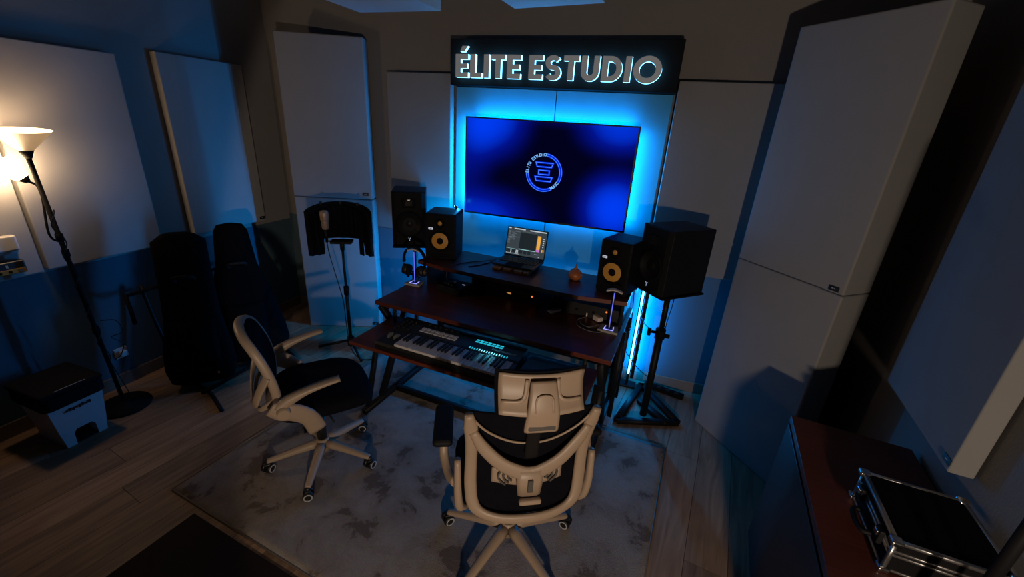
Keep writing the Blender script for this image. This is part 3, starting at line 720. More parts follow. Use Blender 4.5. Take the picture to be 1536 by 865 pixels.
rows += [rect(0.10, 0.31, 0.86, 0.872), rect(0.13, 0.31, 0.66, 0.675), rect(0.20, 0.32, 0.89, 0.90), rect(0.35, 0.75, 0.905, 0.915), rect(0.03, 0.11, 0.62, 0.66)]
lap_piece('browser_list', rows, 'lap_grey', lid)
lap_piece('clip_line', [rect(0.33, 0.77, 0.225, 0.245), rect(0.01, 0.27, 0.21, 0.220)], 'lap_cyan', lid)
lap_piece('clip_column', [rect(0.78, 0.865, 0.32, 0.82), rect(0.915, 0.945, 0.25, 0.34), rect(0.96, 0.975, 0.25, 0.34)], 'lap_orange', lid)
lap_piece('clip_block', [rect(0.78, 0.865, 0.235, 0.318)], 'lap_pink', lid)
lap_piece('mixer_marks', [rect(0.925, 0.955, 0.42+k*0.075, 0.45+k*0.075) for k in range(5)]+[rect(0.75, 0.86, 0.13, 0.137), rect(0.86, 0.89, 0.03, 0.05)]+[rect(0.02+0.03*k, 0.035+0.03*k, 0.03, 0.05) for k in range(12)]+[rect(0.13, 0.15, 0.05, 0.19), rect(0.27, 0.29, 0.05, 0.19), rect(0.31, 0.325, 0.05, 0.19)], 'lap_white', lid)
lap_piece('device_panel', [rect(0.01, 0.12, 0.07, 0.19), rect(0.16, 0.26, 0.08, 0.19), rect(0.36, 0.44, 0.07, 0.20), rect(0.47, 0.55, 0.07, 0.20), rect(0.575, 0.655, 0.07, 0.20)], 'lap_dark', lid)

# gourd
g = thing('gourd', 'small brown gourd with a pointed stem on the desk shelf', 'gourd', dw(1.165, 0.63, SZ), 0)
MB().lathe([(0.0, 0.0), (0.022, 0.001), (0.040, 0.010), (0.050, 0.030), (0.046, 0.050), (0.032, 0.066), (0.018, 0.076)], n=28).build('body', 'gourd_skin', g)
MB().tube([(0, 0, 0.074), (0.001, 0, 0.088), (0.000, 0.001, 0.100), (-0.003, 0.001, 0.110)], [0.018, 0.008, 0.005, 0.003], 10).build('stem', 'gourd_skin', g)

# ------------------------------------------------------------------ headphone stands
def hp_stand(label, x, y, rz, group=None):
    s = thing('headphone_stand', label, 'headphone stand', dw(x, y, DZ), DA+rz, group)
    MB().prism([(-0.060, -0.045), (0.060, -0.045), (0.048, 0.045), (-0.048, 0.045)], 0.0, 0.014).build('base', 'base_grey', s)
    mm = MB()
    for a, b in (((-0.028, -0.028), (0.028, -0.028)), ((-0.028, -0.028), (-0.024, 0.022)), ((0.028, -0.028), (0.024, 0.022))):
        mm.sweep([(a[0], a[1], 0.0155), (b[0], b[1], 0.0155)], 0.004, 0.003, (0, 0, 1), n=8)
    mm.build('light_ring', 'stand_glow', s)
    MB().box((0, 0, 0.016), (0.036, 0.034, 0.004), 0.002).build('base_pad', 'stand_pad', s)
    MB().box((0, 0.004, 0.135), (0.012, 0.007, 0.236), 0.002).build('post', 'black_plastic', s)
    MB().box((0, -0.0005, 0.132), (0.0045, 0.003, 0.225)).build('post_light', 'stand_rod_glow', s)
    cr = [(-0.046+0.092*i/10, 0.004, 0.252+0.012*math.sin(PI*i/10)) for i in range(11)]
    MB().sweep(cr, 0.040, 0.008, (0, 0, 1), n=8).build('cradle', 'charger_white', s)
    return s
mat('sheet_brown', (0.013, 0.007, 0.004), 0.7, var=0.3, scale=20, bump=0.4, bscale=300, spec=0.15)
mat('base_grey', (0.33, 0.31, 0.30), 0.5)
mat('stand_pad', (0.02, 0.03, 0.30), 0.3)
s1 = hp_stand('headphone stand with glowing rod on the left of the desk, headphones hung on it', 0.045, 0.375, 0.1)
s2 = hp_stand('empty headphone stand with glowing rod at the right of the desk', 1.475, 0.36, 0.0)
hp = thing('headphones', 'black over-ear headphones hanging on the left glowing stand', 'headphones', dw(0.045, 0.375, DZ), DA+0.1)
hb = [(0.085*math.cos(math.radians(a)), 0.004, 0.183+0.097*math.sin(math.radians(a))) for a in range(-22, 203, 9)]
MB().sweep(hb, 0.034, 0.013, [V((x, 0, z-0.183)) for x, y, z in hb], n=10).build('headband', 'matte_black', hp)
for sgn in (-1, 1):
    cx = sgn*0.066
    c = MB().cyl((cx-0.016*sgn, 0.0, 0.105), (cx+0.020*sgn, -0.004, 0.108), 0.043, 0.036, 22).build('ear_cup', 'black_plastic', hp)
    MB().cyl((cx-0.034*sgn, 0.002, 0.104), (cx-0.016*sgn, 0, 0.105), 0.036, 0.042, 22).build('ear_pad', 'vinyl_black', c)
    MB().cyl((cx+0.020*sgn, -0.004, 0.108), (cx+0.023*sgn, -0.004, 0.108), 0.020, 0.018, 18).build('cup_badge', 'gold_panel', c)
    MB().sweep(smooth_path([(sgn*0.080, 0.004, 0.150), (sgn*0.092, 0.004, 0.135), (sgn*0.094, 0.0, 0.110)], 4), 0.016, 0.006, (1, 0, 0), n=8).build('yoke', 'black_metal', hp)

# ------------------------------------------------------------------ small things on the desk
ai = thing('audio_interface', 'black audio interface with knobs on the left of the desk', 'audio interface', dw(0.355, 0.42, DZ), DA-0.12)
MB().box((0, 0, 0.026), (0.20, 0.16, 0.050), 0.006).build('case', 'black_metal', ai)
for k, (x, y) in enumerate(((-0.055, -0.035), (-0.025, -0.04), (0.005, -0.045), (-0.01, 0.02))):
    MB().cyl((x, y, 0.050), (x, y, 0.064), 0.016 if k == 3 else 0.009, 0.013 if k == 3 else 0.008, 14).build('knob', 'chrome' if k == 3 else 'dark_cone', ai)
MB().box((0.065, 0.02, 0.0515), (0.022, 0.009, 0.002)).build('display', 'logo_white', ai)
rm = thing('remote_control', 'light grey remote control lying on the desk near the shelf', 'remote control', dw(1.115, 0.475, DZ), DA-0.55)
MB().box((0, 0, 0.009), (0.040, 0.155, 0.016), 0.005).build('shell', 'remote_grey', rm)
m = MB()
for r in range(6):
    for c in range(3): m.box((-0.011+c*0.011, -0.05+r*0.017, 0.0178), (0.006, 0.006, 0.002))
m.build('buttons', 'dark_cone', rm)
for lab, x, y, rz in (('white charger block on the desk, left of the two under the shelf', 1.325, 0.50, 0.4), ('white charger block on the desk, right of the two beside the lit stand', 1.385, 0.455, -0.7)):
    c = thing('charger', lab, 'charger', dw(x, y, DZ), DA+rz)
    MB().box((0, 0, 0.018), (0.062, 0.040, 0.034), 0.006).build('body', 'charger_white', c)
    m = MB(); m.box((-0.036, -0.008, 0.018), (0.014, 0.004, 0.006)); m.box((-0.036, 0.008, 0.018), (0.014, 0.004, 0.006)); m.build('prong', 'chrome', c)
def cable(label, pts, r=0.0032, matn='cable_black', k=6):
    o = MB().tube(smooth_path(pts, k), r, 6).build('cable', matn); return tag(o, label, 'cable')
cable('thin grey cable looping from the chargers across the desk', [dw(1.31, 0.45, DZ+0.012), dw(1.27, 0.40, DZ+0.005), dw(1.29, 0.32, DZ+0.004), dw(1.37, 0.28, DZ+0.004), dw(1.44, 0.295, DZ+0.004)], 0.0028, 'cable_grey')
cable('grey cable curling beside the right charger block', [dw(1.41, 0.39, DZ+0.012), dw(1.36, 0.33, DZ+0.005), dw(1.30, 0.36, DZ+0.004), dw(1.285, 0.42, DZ+0.004)], 0.0028, 'cable_grey')
cable('black cable from the laptop trailing over the shelf edge to the interface', [dw(0.575, 0.66, SZ+0.033), dw(0.50, 0.63, SZ+0.012), dw(0.40, 0.56, SZ+0.004), dw(0.345, 0.44, SZ+0.004), dw(0.335, 0.352, SZ-0.02), dw(0.335, 0.36, DZ+0.09), dw(0.36, 0.48, DZ+0.030)], 0.0035)
cable('black cable lying on the shelf left of the laptop', [dw(0.44, 0.46, SZ+0.004), dw(0.50, 0.56, SZ+0.004), dw(0.54, 0.71, SZ+0.006), dw(0.575, 0.70, SZ+0.034)], 0.0035)
cable('thin dark cable on the desk behind the interface', [dw(0.26, 0.46, DZ+0.004), dw(0.30, 0.56, DZ+0.004), dw(0.37, 0.60, DZ+0.004), dw(0.44, 0.56, DZ+0.004)], 0.003)

# ------------------------------------------------------------------ synthesizer keyboard on the tray
TZ = 0.62
kbd = thing('midi_keyboard', 'black keyboard controller with white keys and grey pads on the pull-out tray', 'keyboard', dw(0.255, -0.315, TZ), DA)
KW, KD = 0.835, 0.315
prof = [(0, 0.004), (KD, 0.004), (KD, 0.072), (0.175, 0.060), (0.160, 0.050), (0.012, 0.042), (0, 0.030)]
m = MB(); m.prism([(a, b) for a, b in prof], 0, KW, Matrix(((0, 0, 1, 0), (1, 0, 0, 0), (0, 1, 0, 0), (0, 0, 0, 1)))); m.build('housing', 'black_plastic', kbd)
MB().box((KW/2, 0.30, 0.0735), (KW-0.02, 0.02, 0.004), 0.001).build('rear_strip', 'dark_cone', kbd)
m = MB()
for x, y in ((0.03, 0.03), (0.8, 0.03), (0.03, 0.28), (0.8, 0.28)): m.cyl((x, y, 0), (x, y, 0.006), 0.012, n=10)
m.build('rubber_feet', 'grey_rubber', kbd)
kx0, kp = 0.130, 0.0235
for k in range(29):
    MB().box((kx0+kp*(k+0.5), 0.085, 0.050), (kp-0.0012, 0.150, 0.016), 0.0015, seg=1).build('white_key', 'key_white', kbd)
    if k < 28 and k % 7 in (0, 1, 3, 4, 5):
        MB().box((kx0+kp*(k+1), 0.112, 0.061), (0.0125, 0.094, 0.014), 0.002, seg=1).build('black_key', 'black_plastic', kbd)
def on_panel(y): return 0.060+(y-0.175)*0.0857
for r in range(2):
    for c in range(8):
        y = 0.212+r*0.025; MB().box((0.185+c*0.0315, y, on_panel(y)+0.003), (0.027, 0.022, 0.006), 0.0015, seg=1).build('pad', 'pad_grey', kbd)
for r in range(2):
    for c in range(7):
        y = 0.252+r*0.018; MB().box((0.540+c*0.0255, y, on_panel(y)+0.001), (0.020, 0.012, 0.003), 0.001, seg=1).build('lit_button', 'cyan_key', kbd)
for c in range(16):
    MB().box((0.530+c*0.0155, 0.180, 0.0645), (0.0045, 0.016, 0.003)).build('key_light', 'cyan_bright' if 3 < c < 13 else 'cyan_key', kbd)
for c in range(8):
    y = 0.222; mm = MB(); o = [(-0.0085, -0.006), (0.0085, -0.006), (0.0085, 0.006), (-0.0085, 0.006)]
    mm.ribbon(o, outline(o, 0.0015), 0, 0.002, True, Matrix.Translation((0.662+c*0.0195, y, on_panel(y)+0.0005))); mm.build('outlined_button', 'print_white', kbd)
for r in range(4):
    for c in range(3):
        y = 0.19+r*0.028; MB().cyl((0.030+c*0.034, y, on_panel(y)-0.001), (0.030+c*0.034, y, on_panel(y)+0.010), 0.009, 0.007, 12).build('knob', 'dark_cone', kbd)
for c in range(8):
    y = 0.285; MB().cyl((0.19+c*0.04, y, on_panel(y)-0.001), (0.19+c*0.04, y, on_panel(y)+0.012), 0.009, 0.007, 12).build('knob', 'dark_cone', kbd)
for c in range(2):
    MB().cyl((0.040+c*0.045-0.008, 0.095, 0.044), (0.040+c*0.045+0.008, 0.095, 0.044), 0.026, n=18).build('wheel', 'grey_rubber', kbd)
point('key_light_spill', dw(0.255+0.66, -0.315+0.165, TZ+0.085), 0.05, (0.1, 0.7, 1.0), 0.01)
mod = thing('sound_module', 'flat black sound module with tiny lettering right of the keyboard', 'sound module', dw(1.115, -0.24, TZ), DA)
MB().box((0.15, 0.12, 0.024), (0.30, 0.22, 0.046), 0.004).build('case', 'black_plastic', mod)
m = MB()
for k in range(9): m.box((0.05+k*0.011, 0.205, 0.0475), (0.007, 0.005, 0.001))
m.build('legend', 'slot_grey', mod)
for k in range(3): MB().cyl((0.06+k*0.05, 0.06, 0.046), (0.06+k*0.05, 0.06, 0.060), 0.011, 0.009, 14).build('knob', 'dark_cone', mod)

# ------------------------------------------------------------------ microphone with reflection filter
ms = thing('microphone_stand', 'black tripod microphone stand in front of the left bass trap', 'microphone stand', (-2.25, 2.57, 0))
MB().cyl((0, 0, 0.03), (0, 0, 0.55), 0.014, n=12).build('lower_tube', 'black_metal', ms)
MB().cyl((0, 0, 0.52), (0, 0, 0.93), 0.010, n=12).build('upper_tube', 'black_metal', ms)
MB().cyl((0, 0, 0.50), (0, 0, 0.57), 0.020, n=12).build('clutch', 'matte_black', ms)
MB().cyl((0, 0, 0.03), (0, 0, 0.11), 0.028, n=12).build('hub', 'matte_black', ms)
for a in (-35, 85, 205):
    c, s_ = math.cos(math.radians(a)), math.sin(math.radians(a))
    MB().cyl((0.02*c, 0.02*s_, 0.075), (0.27*c, 0.27*s_, 0.012), 0.011, n=10).build('leg', 'black_metal', ms)
rf = thing('reflection_filter', 'curved black foam reflection filter around the microphone', 'reflection filter', (-2.25, 2.57, 0.86), math.radians(28))
def rff(u, v):
    a = math.radians(-78+156*u); x = 0.215*math.sin(a); y = 0.02+0.15*math.cos(a)-0.10
    edge = abs(u-0.5)*2; bot = 0.10 - (0.12 if edge > 0.62 else 0.0); top = 0.385-0.06*edge**2
    return (x, y, bot+(top-bot)*v)
MB().grid(rff, 36, 8, 0.035).build('foam_shell', 'foam_black', rf)
m = MB()
for k in range(-5, 6):
    a = math.radians(k*13.5); x, y = 0.175*math.sin(a), 0.02+0.118*math.cos(a)-0.10
    z1 = 0.36-0.05*(abs(k)/5)**2; zb = 0.12 if abs(k) < 4 else -0.012
    m.sweep([(x, y, zb), (x, y, z1)], 0.030, 0.018, (math.sin(a), math.cos(a), 0), n=6)
m.build('foam_ridges', 'foam_black', rf)
m = MB()
for k in (-3, 0, 3):
    a = math.radians(k*13.5); x, y = 0.205*math.sin(a), 0.02+0.14*math.cos(a)-0.10
    m.cyl((x, y, 0.36), (x, y, 0.392), 0.010, n=10)
m.build('top_knob', 'black_plastic', rf)
MB().box((0, 0.0, 0.088), (0.16, 0.09, 0.02), 0.004).build('bracket', 'black_metal', rf)
MB().cyl((0, 0, 0.02), (0, 0, 0.09), 0.018, n=12).build('socket', 'black_metal', rf)
mic = thing('microphone', 'beige condenser microphone mounted inside the curved foam filter', 'microphone', (-2.33, 2.50, 0.948), math.radians(20))
MB().cyl((0, 0, 0.0), (0, 0, 0.115), 0.010, 0.012, 12).build('shock_mount', 'black_metal', mic)
MB().lathe([(0.0, 0.10), (0.020, 0.102), (0.026, 0.115), (0.028, 0.17)], n=20).build('body', 'mic_body', mic)
MB().lathe([(0.028, 0.17), (0.032, 0.175), (0.033, 0.225), (0.028, 0.243), (0.0, 0.250)], n=20).build('grille', 'mic_body', mic)
MB().box((0, -0.034, 0.19), (0.012, 0.004, 0.018), 0.001).build('badge', 'gold_panel', mic)
MB().sweep([(0.0, 0, 0.006), (0.05, 0.045, 0.006)], 0.02, 0.008, (0, 0, 1), n=8).build('mount_arm', 'black_metal', mic)
cable('black microphone cable hanging along the microphone stand', [(-2.325, 2.495, 0.95), (-2.32, 2.50, 0.86), (-2.29, 2.52, 0.65), (-2.268, 2.545, 0.45), (-2.262, 2.55, 0.20), (-2.22, 2.53, 0.02), (-2.05, 2.45, 0.006), (-1.95, 2.50, 0.006)], 0.0035)

# ------------------------------------------------------------------ gig bags
def gig_bag(label, loc, rotz, lean, H=1.03, W=0.46, top=0.0):
    b = thing('gig_bag', label, 'guitar bag', loc, rotz)
    # outline half-widths by height
    prof_ = [(0.0, 0.14), (0.03, 0.19), (0.14, 0.215), (0.28, 0.205), (0.42, 0.180), (0.55, 0.165), (0.68, 0.135), (0.82, 0.105), (1.0, 0.092), (1.10, 0.085), (1.15, 0.065), (1.16, 0.02)]
    n = 20; vs_ = []; fs = []
    for z, hw in prof_:
        if z > 0.5: hw = hw+(0.165-hw)*top*(0.35 if z > 1.14 else 1)
        z = z*H/1.16; hw = hw*W/0.43; d = 0.065 if z < 0.6 else 0.05
        if z < 0.02 or z > H-0.015: d *= 0.6
        for k in range(n):
            t = 2*PI*k/n; c, q = math.cos(t), math.sin(t)
            vs_.append((hw*math.copysign(abs(c)**0.6, c), lean*z+d*math.copysign(abs(q)**0.6, q), z))
    N = len(prof_)
    for i in range(N-1):
        for k in range(n): fs.append([i*n+k, i*n+(k+1) % n, (i+1)*n+(k+1) % n, (i+1)*n+k])
    fs += [list(range(n))[::-1], list(range((N-1)*n, N*n))]
    m = MB(); m._add(vs_, fs, None, True); m.build('body', 'bag_fabric', b)
    m = MB(); m.grid(lambda u, v: ((u-0.5)*0.26, lean*(0.14+0.32*v)-0.068-0.022*math.sin(PI*min(1, u*1.0))*math.sin(PI*v)**0.5, 0.14+0.32*v), 8, 8, 0.01); m.build('front_pocket', 'bag_fabric', b)
    m = MB(); pp = smooth_path([(-0.05, lean*0.72-0.05, 0.72), (-0.05, lean*0.76-0.085, 0.76), (0.05, lean*0.76-0.085, 0.76), (0.05, lean*0.72-0.05, 0.72)], 5); m.sweep(pp, 0.025, 0.008, (0, -1, 0.2), n=8); m.build('carry_handle', 'vinyl_black', b)
    m = MB().box((0.10, -0.073+lean*0.08, 0.08), (0.012, 0.006, 0.02), 0.001); m.build('zip_pull', 'chrome', b)
    return b
gig_bag('black guitar gig bag nearest the floor lamp, leaning on the stand', (-2.80, 1.70, 0.055), math.radians(46), 0.17, W=0.42, top=0.85)
gig_bag('black guitar gig bag leaning behind the left office chair', (-2.76, 2.06, 0.055), math.radians(52), 0.17, W=0.54)
gs = thing('guitar_stand', 'black tubular guitar stand holding the gig bags by the left wall', 'guitar stand', (0, 0, 0))
for y0 in (1.66, 2.32):
    MB().tube(smooth_path([(-2.45, y0-0.12, 0.013), (-2.75, y0, 0.013), (-3.10, y0+0.03, 0.013)], 4), 0.013, 8).build('foot_tube', 'black_metal', gs)
    MB().tube(smooth_path([(-3.02, y0+0.03, 0.015), (-3.16, y0+0.04, 0.40), (-3.24, y0+0.05, 0.70)], 4), 0.013, 8).build('upright_tube', 'black_metal', gs)
for z, xo in ((0.66, -3.225), (0.036, -2.70)):
    MB().tube([(xo, 1.60, z), (xo, 2.36, z)], 0.013, 8).build('cross_tube', 'matte_black', gs)
MB().tube([(-2.95, 1.62, 0.036), (-2.95, 2.36, 0.036)], 0.013, 8).build('cross_tube', 'matte_black', gs)
MB().tube(smooth_path([(-3.225, 1.62, 0.66), (-3.12, 1.55, 0.69), (-3.05, 1.52, 0.62), (-3.07, 1.53, 0.52)], 5), 0.012, 8).build('guard_arm', 'matte_black', gs)

# ------------------------------------------------------------------ floor lamps
def torchiere(label, loc, lean, rd, p_up, color=WARM):
    """floor lamp: round base, pole, upward bowl shade, small reading shade on a bent arm; rd = reading shade axis"""
    L_ = thing('floor_lamp', label, 'floor lamp', loc)
    top = V((lean[0], lean[1], 1.575))
    MB().lathe([(0.0, 0.0), (0.138, 0.0), (0.142, 0.010), (0.135, 0.020), (0.03, 0.030), (0.016, 0.045), (0.0, 0.046)], n=36).build('base', 'matte_black', L_)
    MB().tube([(0, 0, 0.04), tuple(V((0, 0, 0.04)).lerp(top, 0.5)), tuple(top)], 0.0115, 10).build('pole', 'matte_black', L_)
    for f in (0.34, 0.66, 0.72): q = V((0, 0, 0.04)).lerp(top, f); MB().cyl(tuple(q-V((0, 0, 0.02))), tuple(q+V((0, 0, 0.02))), 0.017, n=12).build('pole_joint', 'matte_black', L_)
    tm = Matrix.Translation(top) @ Matrix.Rotation(math.radians(4.5), 4, V((0.35, 0.94, 0)))   # bowl sits a little askew
    MB().lathe([(0.0, -0.01), (0.014, -0.008), (0.032, 0.038), (0.030, 0.040), (0.0, 0.040)], n=24, mtx=tm).build('shade_socket', 'matte_black', L_)
    MB().lathe([(0.031, 0.034), (0.120, 0.130), (0.123, 0.130)], n=40, mtx=tm).build('bowl_shade', 'lamp_shade_plastic', L_)
    MB().lathe([(0.030, 0.040), (0.118, 0.130), (0.120, 0.1305)], n=40, mtx=tm).build('bowl_liner', 'bowl_inside', L_)
    MB().lathe([(0.0, 0.030), (0.018, 0.036), (0.026, 0.062), (0.020, 0.084), (0.0, 0.092)], n=16, mtx=tm).build('bulb', 'bulb_warm', L_)
    point('bowl_lamp', top+V((0, 0, 0.115)), p_up, color, 0.028, L_)
    a0 = V((0, 0, 0.04)).lerp(top, 0.70); rd = V(rd).normalized(); tip = V((lean[0]*0.9, lean[1]*0.9, 0))+V((rd.x*0.55, rd.y*0.035, 1.452))
    arm = smooth_path([tuple(a0), tuple(a0+V((rd.x*0.03, rd.y*0.07, 0.06))), tuple(tip-rd*0.07), tuple(tip)], 6)
    MB().tube(arm, 0.006, 8).build('reading_arm', 'matte_black', L_)
    rm_ = Matrix.Translation(tip) @ rd.to_track_quat('Z', 'Y').to_matrix().to_4x4()
    rs = MB().lathe([(0.0, -0.012), (0.012, -0.010), (0.030, 0.022), (0.0, 0.024)], n=20, mtx=rm_).build('reading_socket', 'matte_black', L_)
    MB().lathe([(0.029, 0.020), (0.054, 0.085), (0.050, 0.118), (0.048, 0.118), (0.051, 0.085), (0.026, 0.022)], n=28, mtx=rm_).build('reading_shade', 'reading_shade_plastic', L_)
    MB().lathe([(0.0, 0.026), (0.012, 0.03), (0.020, 0.055), (0.012, 0.075), (0.0, 0.080)], n=14, mtx=rm_).build('reading_bulb', 'bulb_warm', L_)
    mm = MB(); pts = []
    for i in range(60):
        f = 0.20+0.62*i/59; q = V((0, 0, 0.04)).lerp(top, f); sag = 0.010 if i % 20 else 0.0
        pts.append(q+V((0.016*math.cos(i*0.55)+0.006, 0.016*math.sin(i*0.55), 0)))
    pts = [V((0.05, 0.03, 0.03)), V((0.03, 0.02, 0.15))]+pts
    mm.tube(pts, 0.003, 6); mm.build('power_cord', 'cable_black', L_)
    return L_
torchiere('black floor lamp with lit white bowl shade and reading shade by the left wall', (-3.065, 1.345, 0), (-0.030, -0.036), (-0.10, -0.50, 0.78), P_LAMP)
# table lamp on a small cabinet behind the camera: its opaque reflector throws a wide warm beam into the room
cab = thing('side_cabinet', 'small dark cabinet behind the camera under the table lamp', 'cabinet', (0.52, -1.02, 0))
MB().box((0, 0, 0.36), (0.42, 0.36, 0.66), 0.004).build('carcass', 'dark_cabinet', cab)
MB().box((0, 0.184, 0.36), (0.38, 0.008, 0.60), 0.003).build('door', 'dark_cabinet', cab)
for x in (-0.17, 0.17):
    for y in (-0.14, 0.14): MB().cyl((x, y, 0), (x, y, 0.04), 0.018, 0.022, 10).build('foot', 'matte_black', cab)
tl = thing('table_lamp', 'black table lamp with reflector head on the cabinet behind the camera', 'lamp', (0.56, -1.00, 0.6905))
MB().lathe([(0, 0), (0.085, 0), (0.085, 0.014), (0.015, 0.022), (0, 0.022)], n=24).build('base', 'matte_black', tl)
MB().tube(smooth_path([(0, 0, 0.02), (0, -0.04, 0.20), (0, -0.03, 0.33), (0, 0.0, 0.37)], 5), 0.008, 8).build('stem', 'black_metal', tl)
kd = V((-0.105, 1.0, -0.12)).normalized(); km = Matrix.Translation((0, 0.0, 0.36)) @ kd.to_track_quat('Z', 'Y').to_matrix().to_4x4()
MB().lathe([(0, -0.03), (0.03, -0.02), (0.05, 0.01), (0.075, 0.065), (0.072, 0.065), (0.045, 0.012), (0, -0.01)], n=28, mtx=km).build('reflector', 'matte_black', tl)
d = bpy.data.lights.new('table_lamp_beam', 'SPOT'); d.energy = P_KEY; d.color = WARM2; d.shadow_soft_size = 0.04; d.spot_size = math.radians(88); d.spot_blend = 0.08
lo_ = bpy.data.objects.new('table_lamp_beam', d); COL.objects.link(lo_); lo_.parent = tl; lo_.location = km @ V((0, 0, 0.07)); lo_.rotation_euler = kd.to_track_quat('-Z', 'Y').to_euler()
for lab, pts in (('loop of lamp cord hanging from the lit floor lamp pole', [(-3.060, 1.36, 0.62), (-3.03, 1.42, 0.60), (-3.02, 1.43, 0.52), (-3.045, 1.38, 0.50), (-3.03, 1.42, 0.44), (-3.05, 1.40, 0.36), (-3.06, 1.37, 0.34)]),): cable(lab, pts, 0.003)
so = thing('wall_socket', 'white wall socket low on the left wall by the lamp', 'wall socket', (LX+0.001, 1.53, 0.20))
MB().box((0.006, 0, 0.04), (0.010, 0.075, 0.075), 0.003).build('plate', 'bin_white', so)
MB().box((0.028, 0, 0.04), (0.034, 0.04, 0.04), 0.006).build('plug', 'bin_white', so)

# wall box and key holder at the far left edge
wb = thing('wall_box', 'white rounded wall box at the left edge above the amplifier key rack', 'wall box', (-3.2695, 1.13, 1.075))
MB().box((0.020, 0.0, 0.045), (0.038, 0.16, 0.085), 0.010, seg=3).build('cover', 'white_box', wb)
MB().box((0.012, 0.0, -0.006), (0.022, 0.15, 0.012), 0.004).build('lower_lip', 'bin_white', wb)
kh = thing('key_rack', 'small black and gold amplifier-shaped key rack at the left edge', 'key rack', (-3.2695, 1.115, 0.955))
MB().box((0.022, 0, 0.036), (0.042, 0.18, 0.070), 0.008, seg=3).build('case', 'black_plastic', kh)
MB().box((0.0445, 0, 0.018), (0.003, 0.165, 0.026), 0.001).build('front_panel', 'gold_panel', kh)
for k in range(4): MB().cyl((0.045, -0.06+k*0.04, 0.018), (0.051, -0.06+k*0.04, 0.018), 0.008, 0.007, 12).build('jack_socket', 'chrome' if k == 3 else 'matte_black', kh)
m = MB(); add_text(m, 'll', 0.022, Matrix.Translation((0.0445, 0.015, 0.047)) @ Matrix.Rotation(PI/2, 4, 'Z') @ FRONT @ Matrix.Shear('XY', 4, (0.25, 0)), 0.0004, 0.0006); m.build('script_mark', 'print_white', kh)

# ------------------------------------------------------------------ pedal bin
bn = thing('pedal_bin', 'white pedal bin with a black lid below the floor lamp', 'bin', (-3.06, 1.075, 0), 0)
m = MB()                                                           # body: tapered shell with an arch cut in the front (+x)
def bin_side(y, z): return 0.095+0.018*z/0.28
zt = 0.275
for sgn in (-1, 1):
    m._add([(-0.12, sgn*0.090, 0), (0.135, sgn*0.095, 0), (0.150, sgn*0.125, zt), (-0.13, sgn*0.12, zt)], [[0, 1, 2, 3]])
m._add([(-0.12, -0.09, 0), (-0.12, 0.09, 0), (-0.13, 0.12, zt), (-0.13, -0.12, zt)], [[0, 1, 2, 3]])
arch = [(-0.052, 0.0), (-0.050, 0.075), (-0.036, 0.096), (0.036, 0.096), (0.050, 0.075), (0.052, 0.0)]
def fx(z): return 0.135+0.015*z/zt
outer_ = [(-0.095, 0.0), (-0.104, 0.075), (-0.108, 0.10), (0.108, 0.10), (0.104, 0.075), (0.095, 0.0)]
vs_ = [(fx(z), y, z) for y, z in outer_]+[(fx(z), y, z) for y, z in arch]+[(fx(z)-0.07, y, z) for y, z in arch]
fs = [[i, i+1, 7+i, 6+i] for i in range(5)]+[[6+i, 7+i, 13+i, 12+i] for i in range(5)]
m._add(vs_, fs); m._add([(fx(0.1), -0.108, 0.10), (fx(0.1), 0.108, 0.10), (fx(zt), 0.125, zt), (fx(zt), -0.125, zt)], [[0, 1, 2, 3]])
m.build('body', 'bin_white', bn)
MB().box((0.02, 0, 0.004), (0.22, 0.17, 0.006)).build('bottom_plate', 'matte_black', bn)
MB().box((0.060, 0, 0.050), (0.012, 0.098, 0.09)).build('arch_back', 'matte_black', bn)
MB().box((0.105, 0, 0.022), (0.075, 0.075, 0.012), 0.004).build('pedal', 'matte_black', bn)
m = MB(); m.prism([(-0.14, -0.135), (0.145, -0.140), (0.165, -0.11), (0.165, 0.11), (0.145, 0.140), (-0.14, 0.135)], 0.272, 0.345); m.build('rim', 'matte_black', bn)
m = MB(); m.box((0.005, 0, 0.362), (0.325, 0.285, 0.034), 0.014, seg=3); m.build('lid', 'matte_black', bn)
MB().box((0.157, -0.005, 0.377), (0.004, 0.14, 0.003), 0.001).build('lid_edge_line', 'bin_white', bn)
m = MB()
for k in range(8): m.box((0.153, -0.052+k*0.015, 0.232+0.004*(k % 2)), (0.002, 0.010, 0.018 if k % 3 else 0.010))
m.build('lettering', 'dark_cone', bn)

# ------------------------------------------------------------------ counter, flight case, right-hand stand
CA = RANG
ctr = thing('counter', 'long brown wooden counter along the right wall', 'counter', (0.746, 1.871, 0), CA)
CL = 1.09; CWD = 0.425
MB().box((CWD/2, -CL/2, 0.735), (CWD, CL, 0.030), 0.003).build('top', 'counter_wood', ctr)
MB().box((CWD/2+0.012, -CL/2, 0.37), (CWD-0.03, CL-0.03, 0.70), 0.002).build('carcass', 'dark_cabinet', ctr)
MB().box((0.006, -CL/2, 0.37), (0.016, CL-0.02, 0.68), 0.002).build('front_panel', 'dark_cabinet', ctr)
MB().box((CWD/2+0.02, -CL/2, 0.010), (CWD-0.05, CL-0.06, 0.020)).build('plinth', 'matte_black', ctr)
fc_o = V((0.800, 1.145, 0.75)); fa = math.radians(-5.0)
fc = thing('flight_case', 'black flight case with aluminium edges on the brown counter', 'flight case', fc_o, fa)
FW, FD, FH, FS = 0.262, 0.285, 0.118, 0.070
MB().box((FW/2, FD/2, 0.004+FS/2), (FW-0.006, FD-0.006, FS-0.002), 0.001).build('lower_shell', 'matte_black', fc)
MB().box((FW/2, FD/2, (FS+0.004+FH)/2), (FW-0.006, FD-0.006, FH-FS-0.005), 0.001).build('lid_shell', 'matte_black', fc)
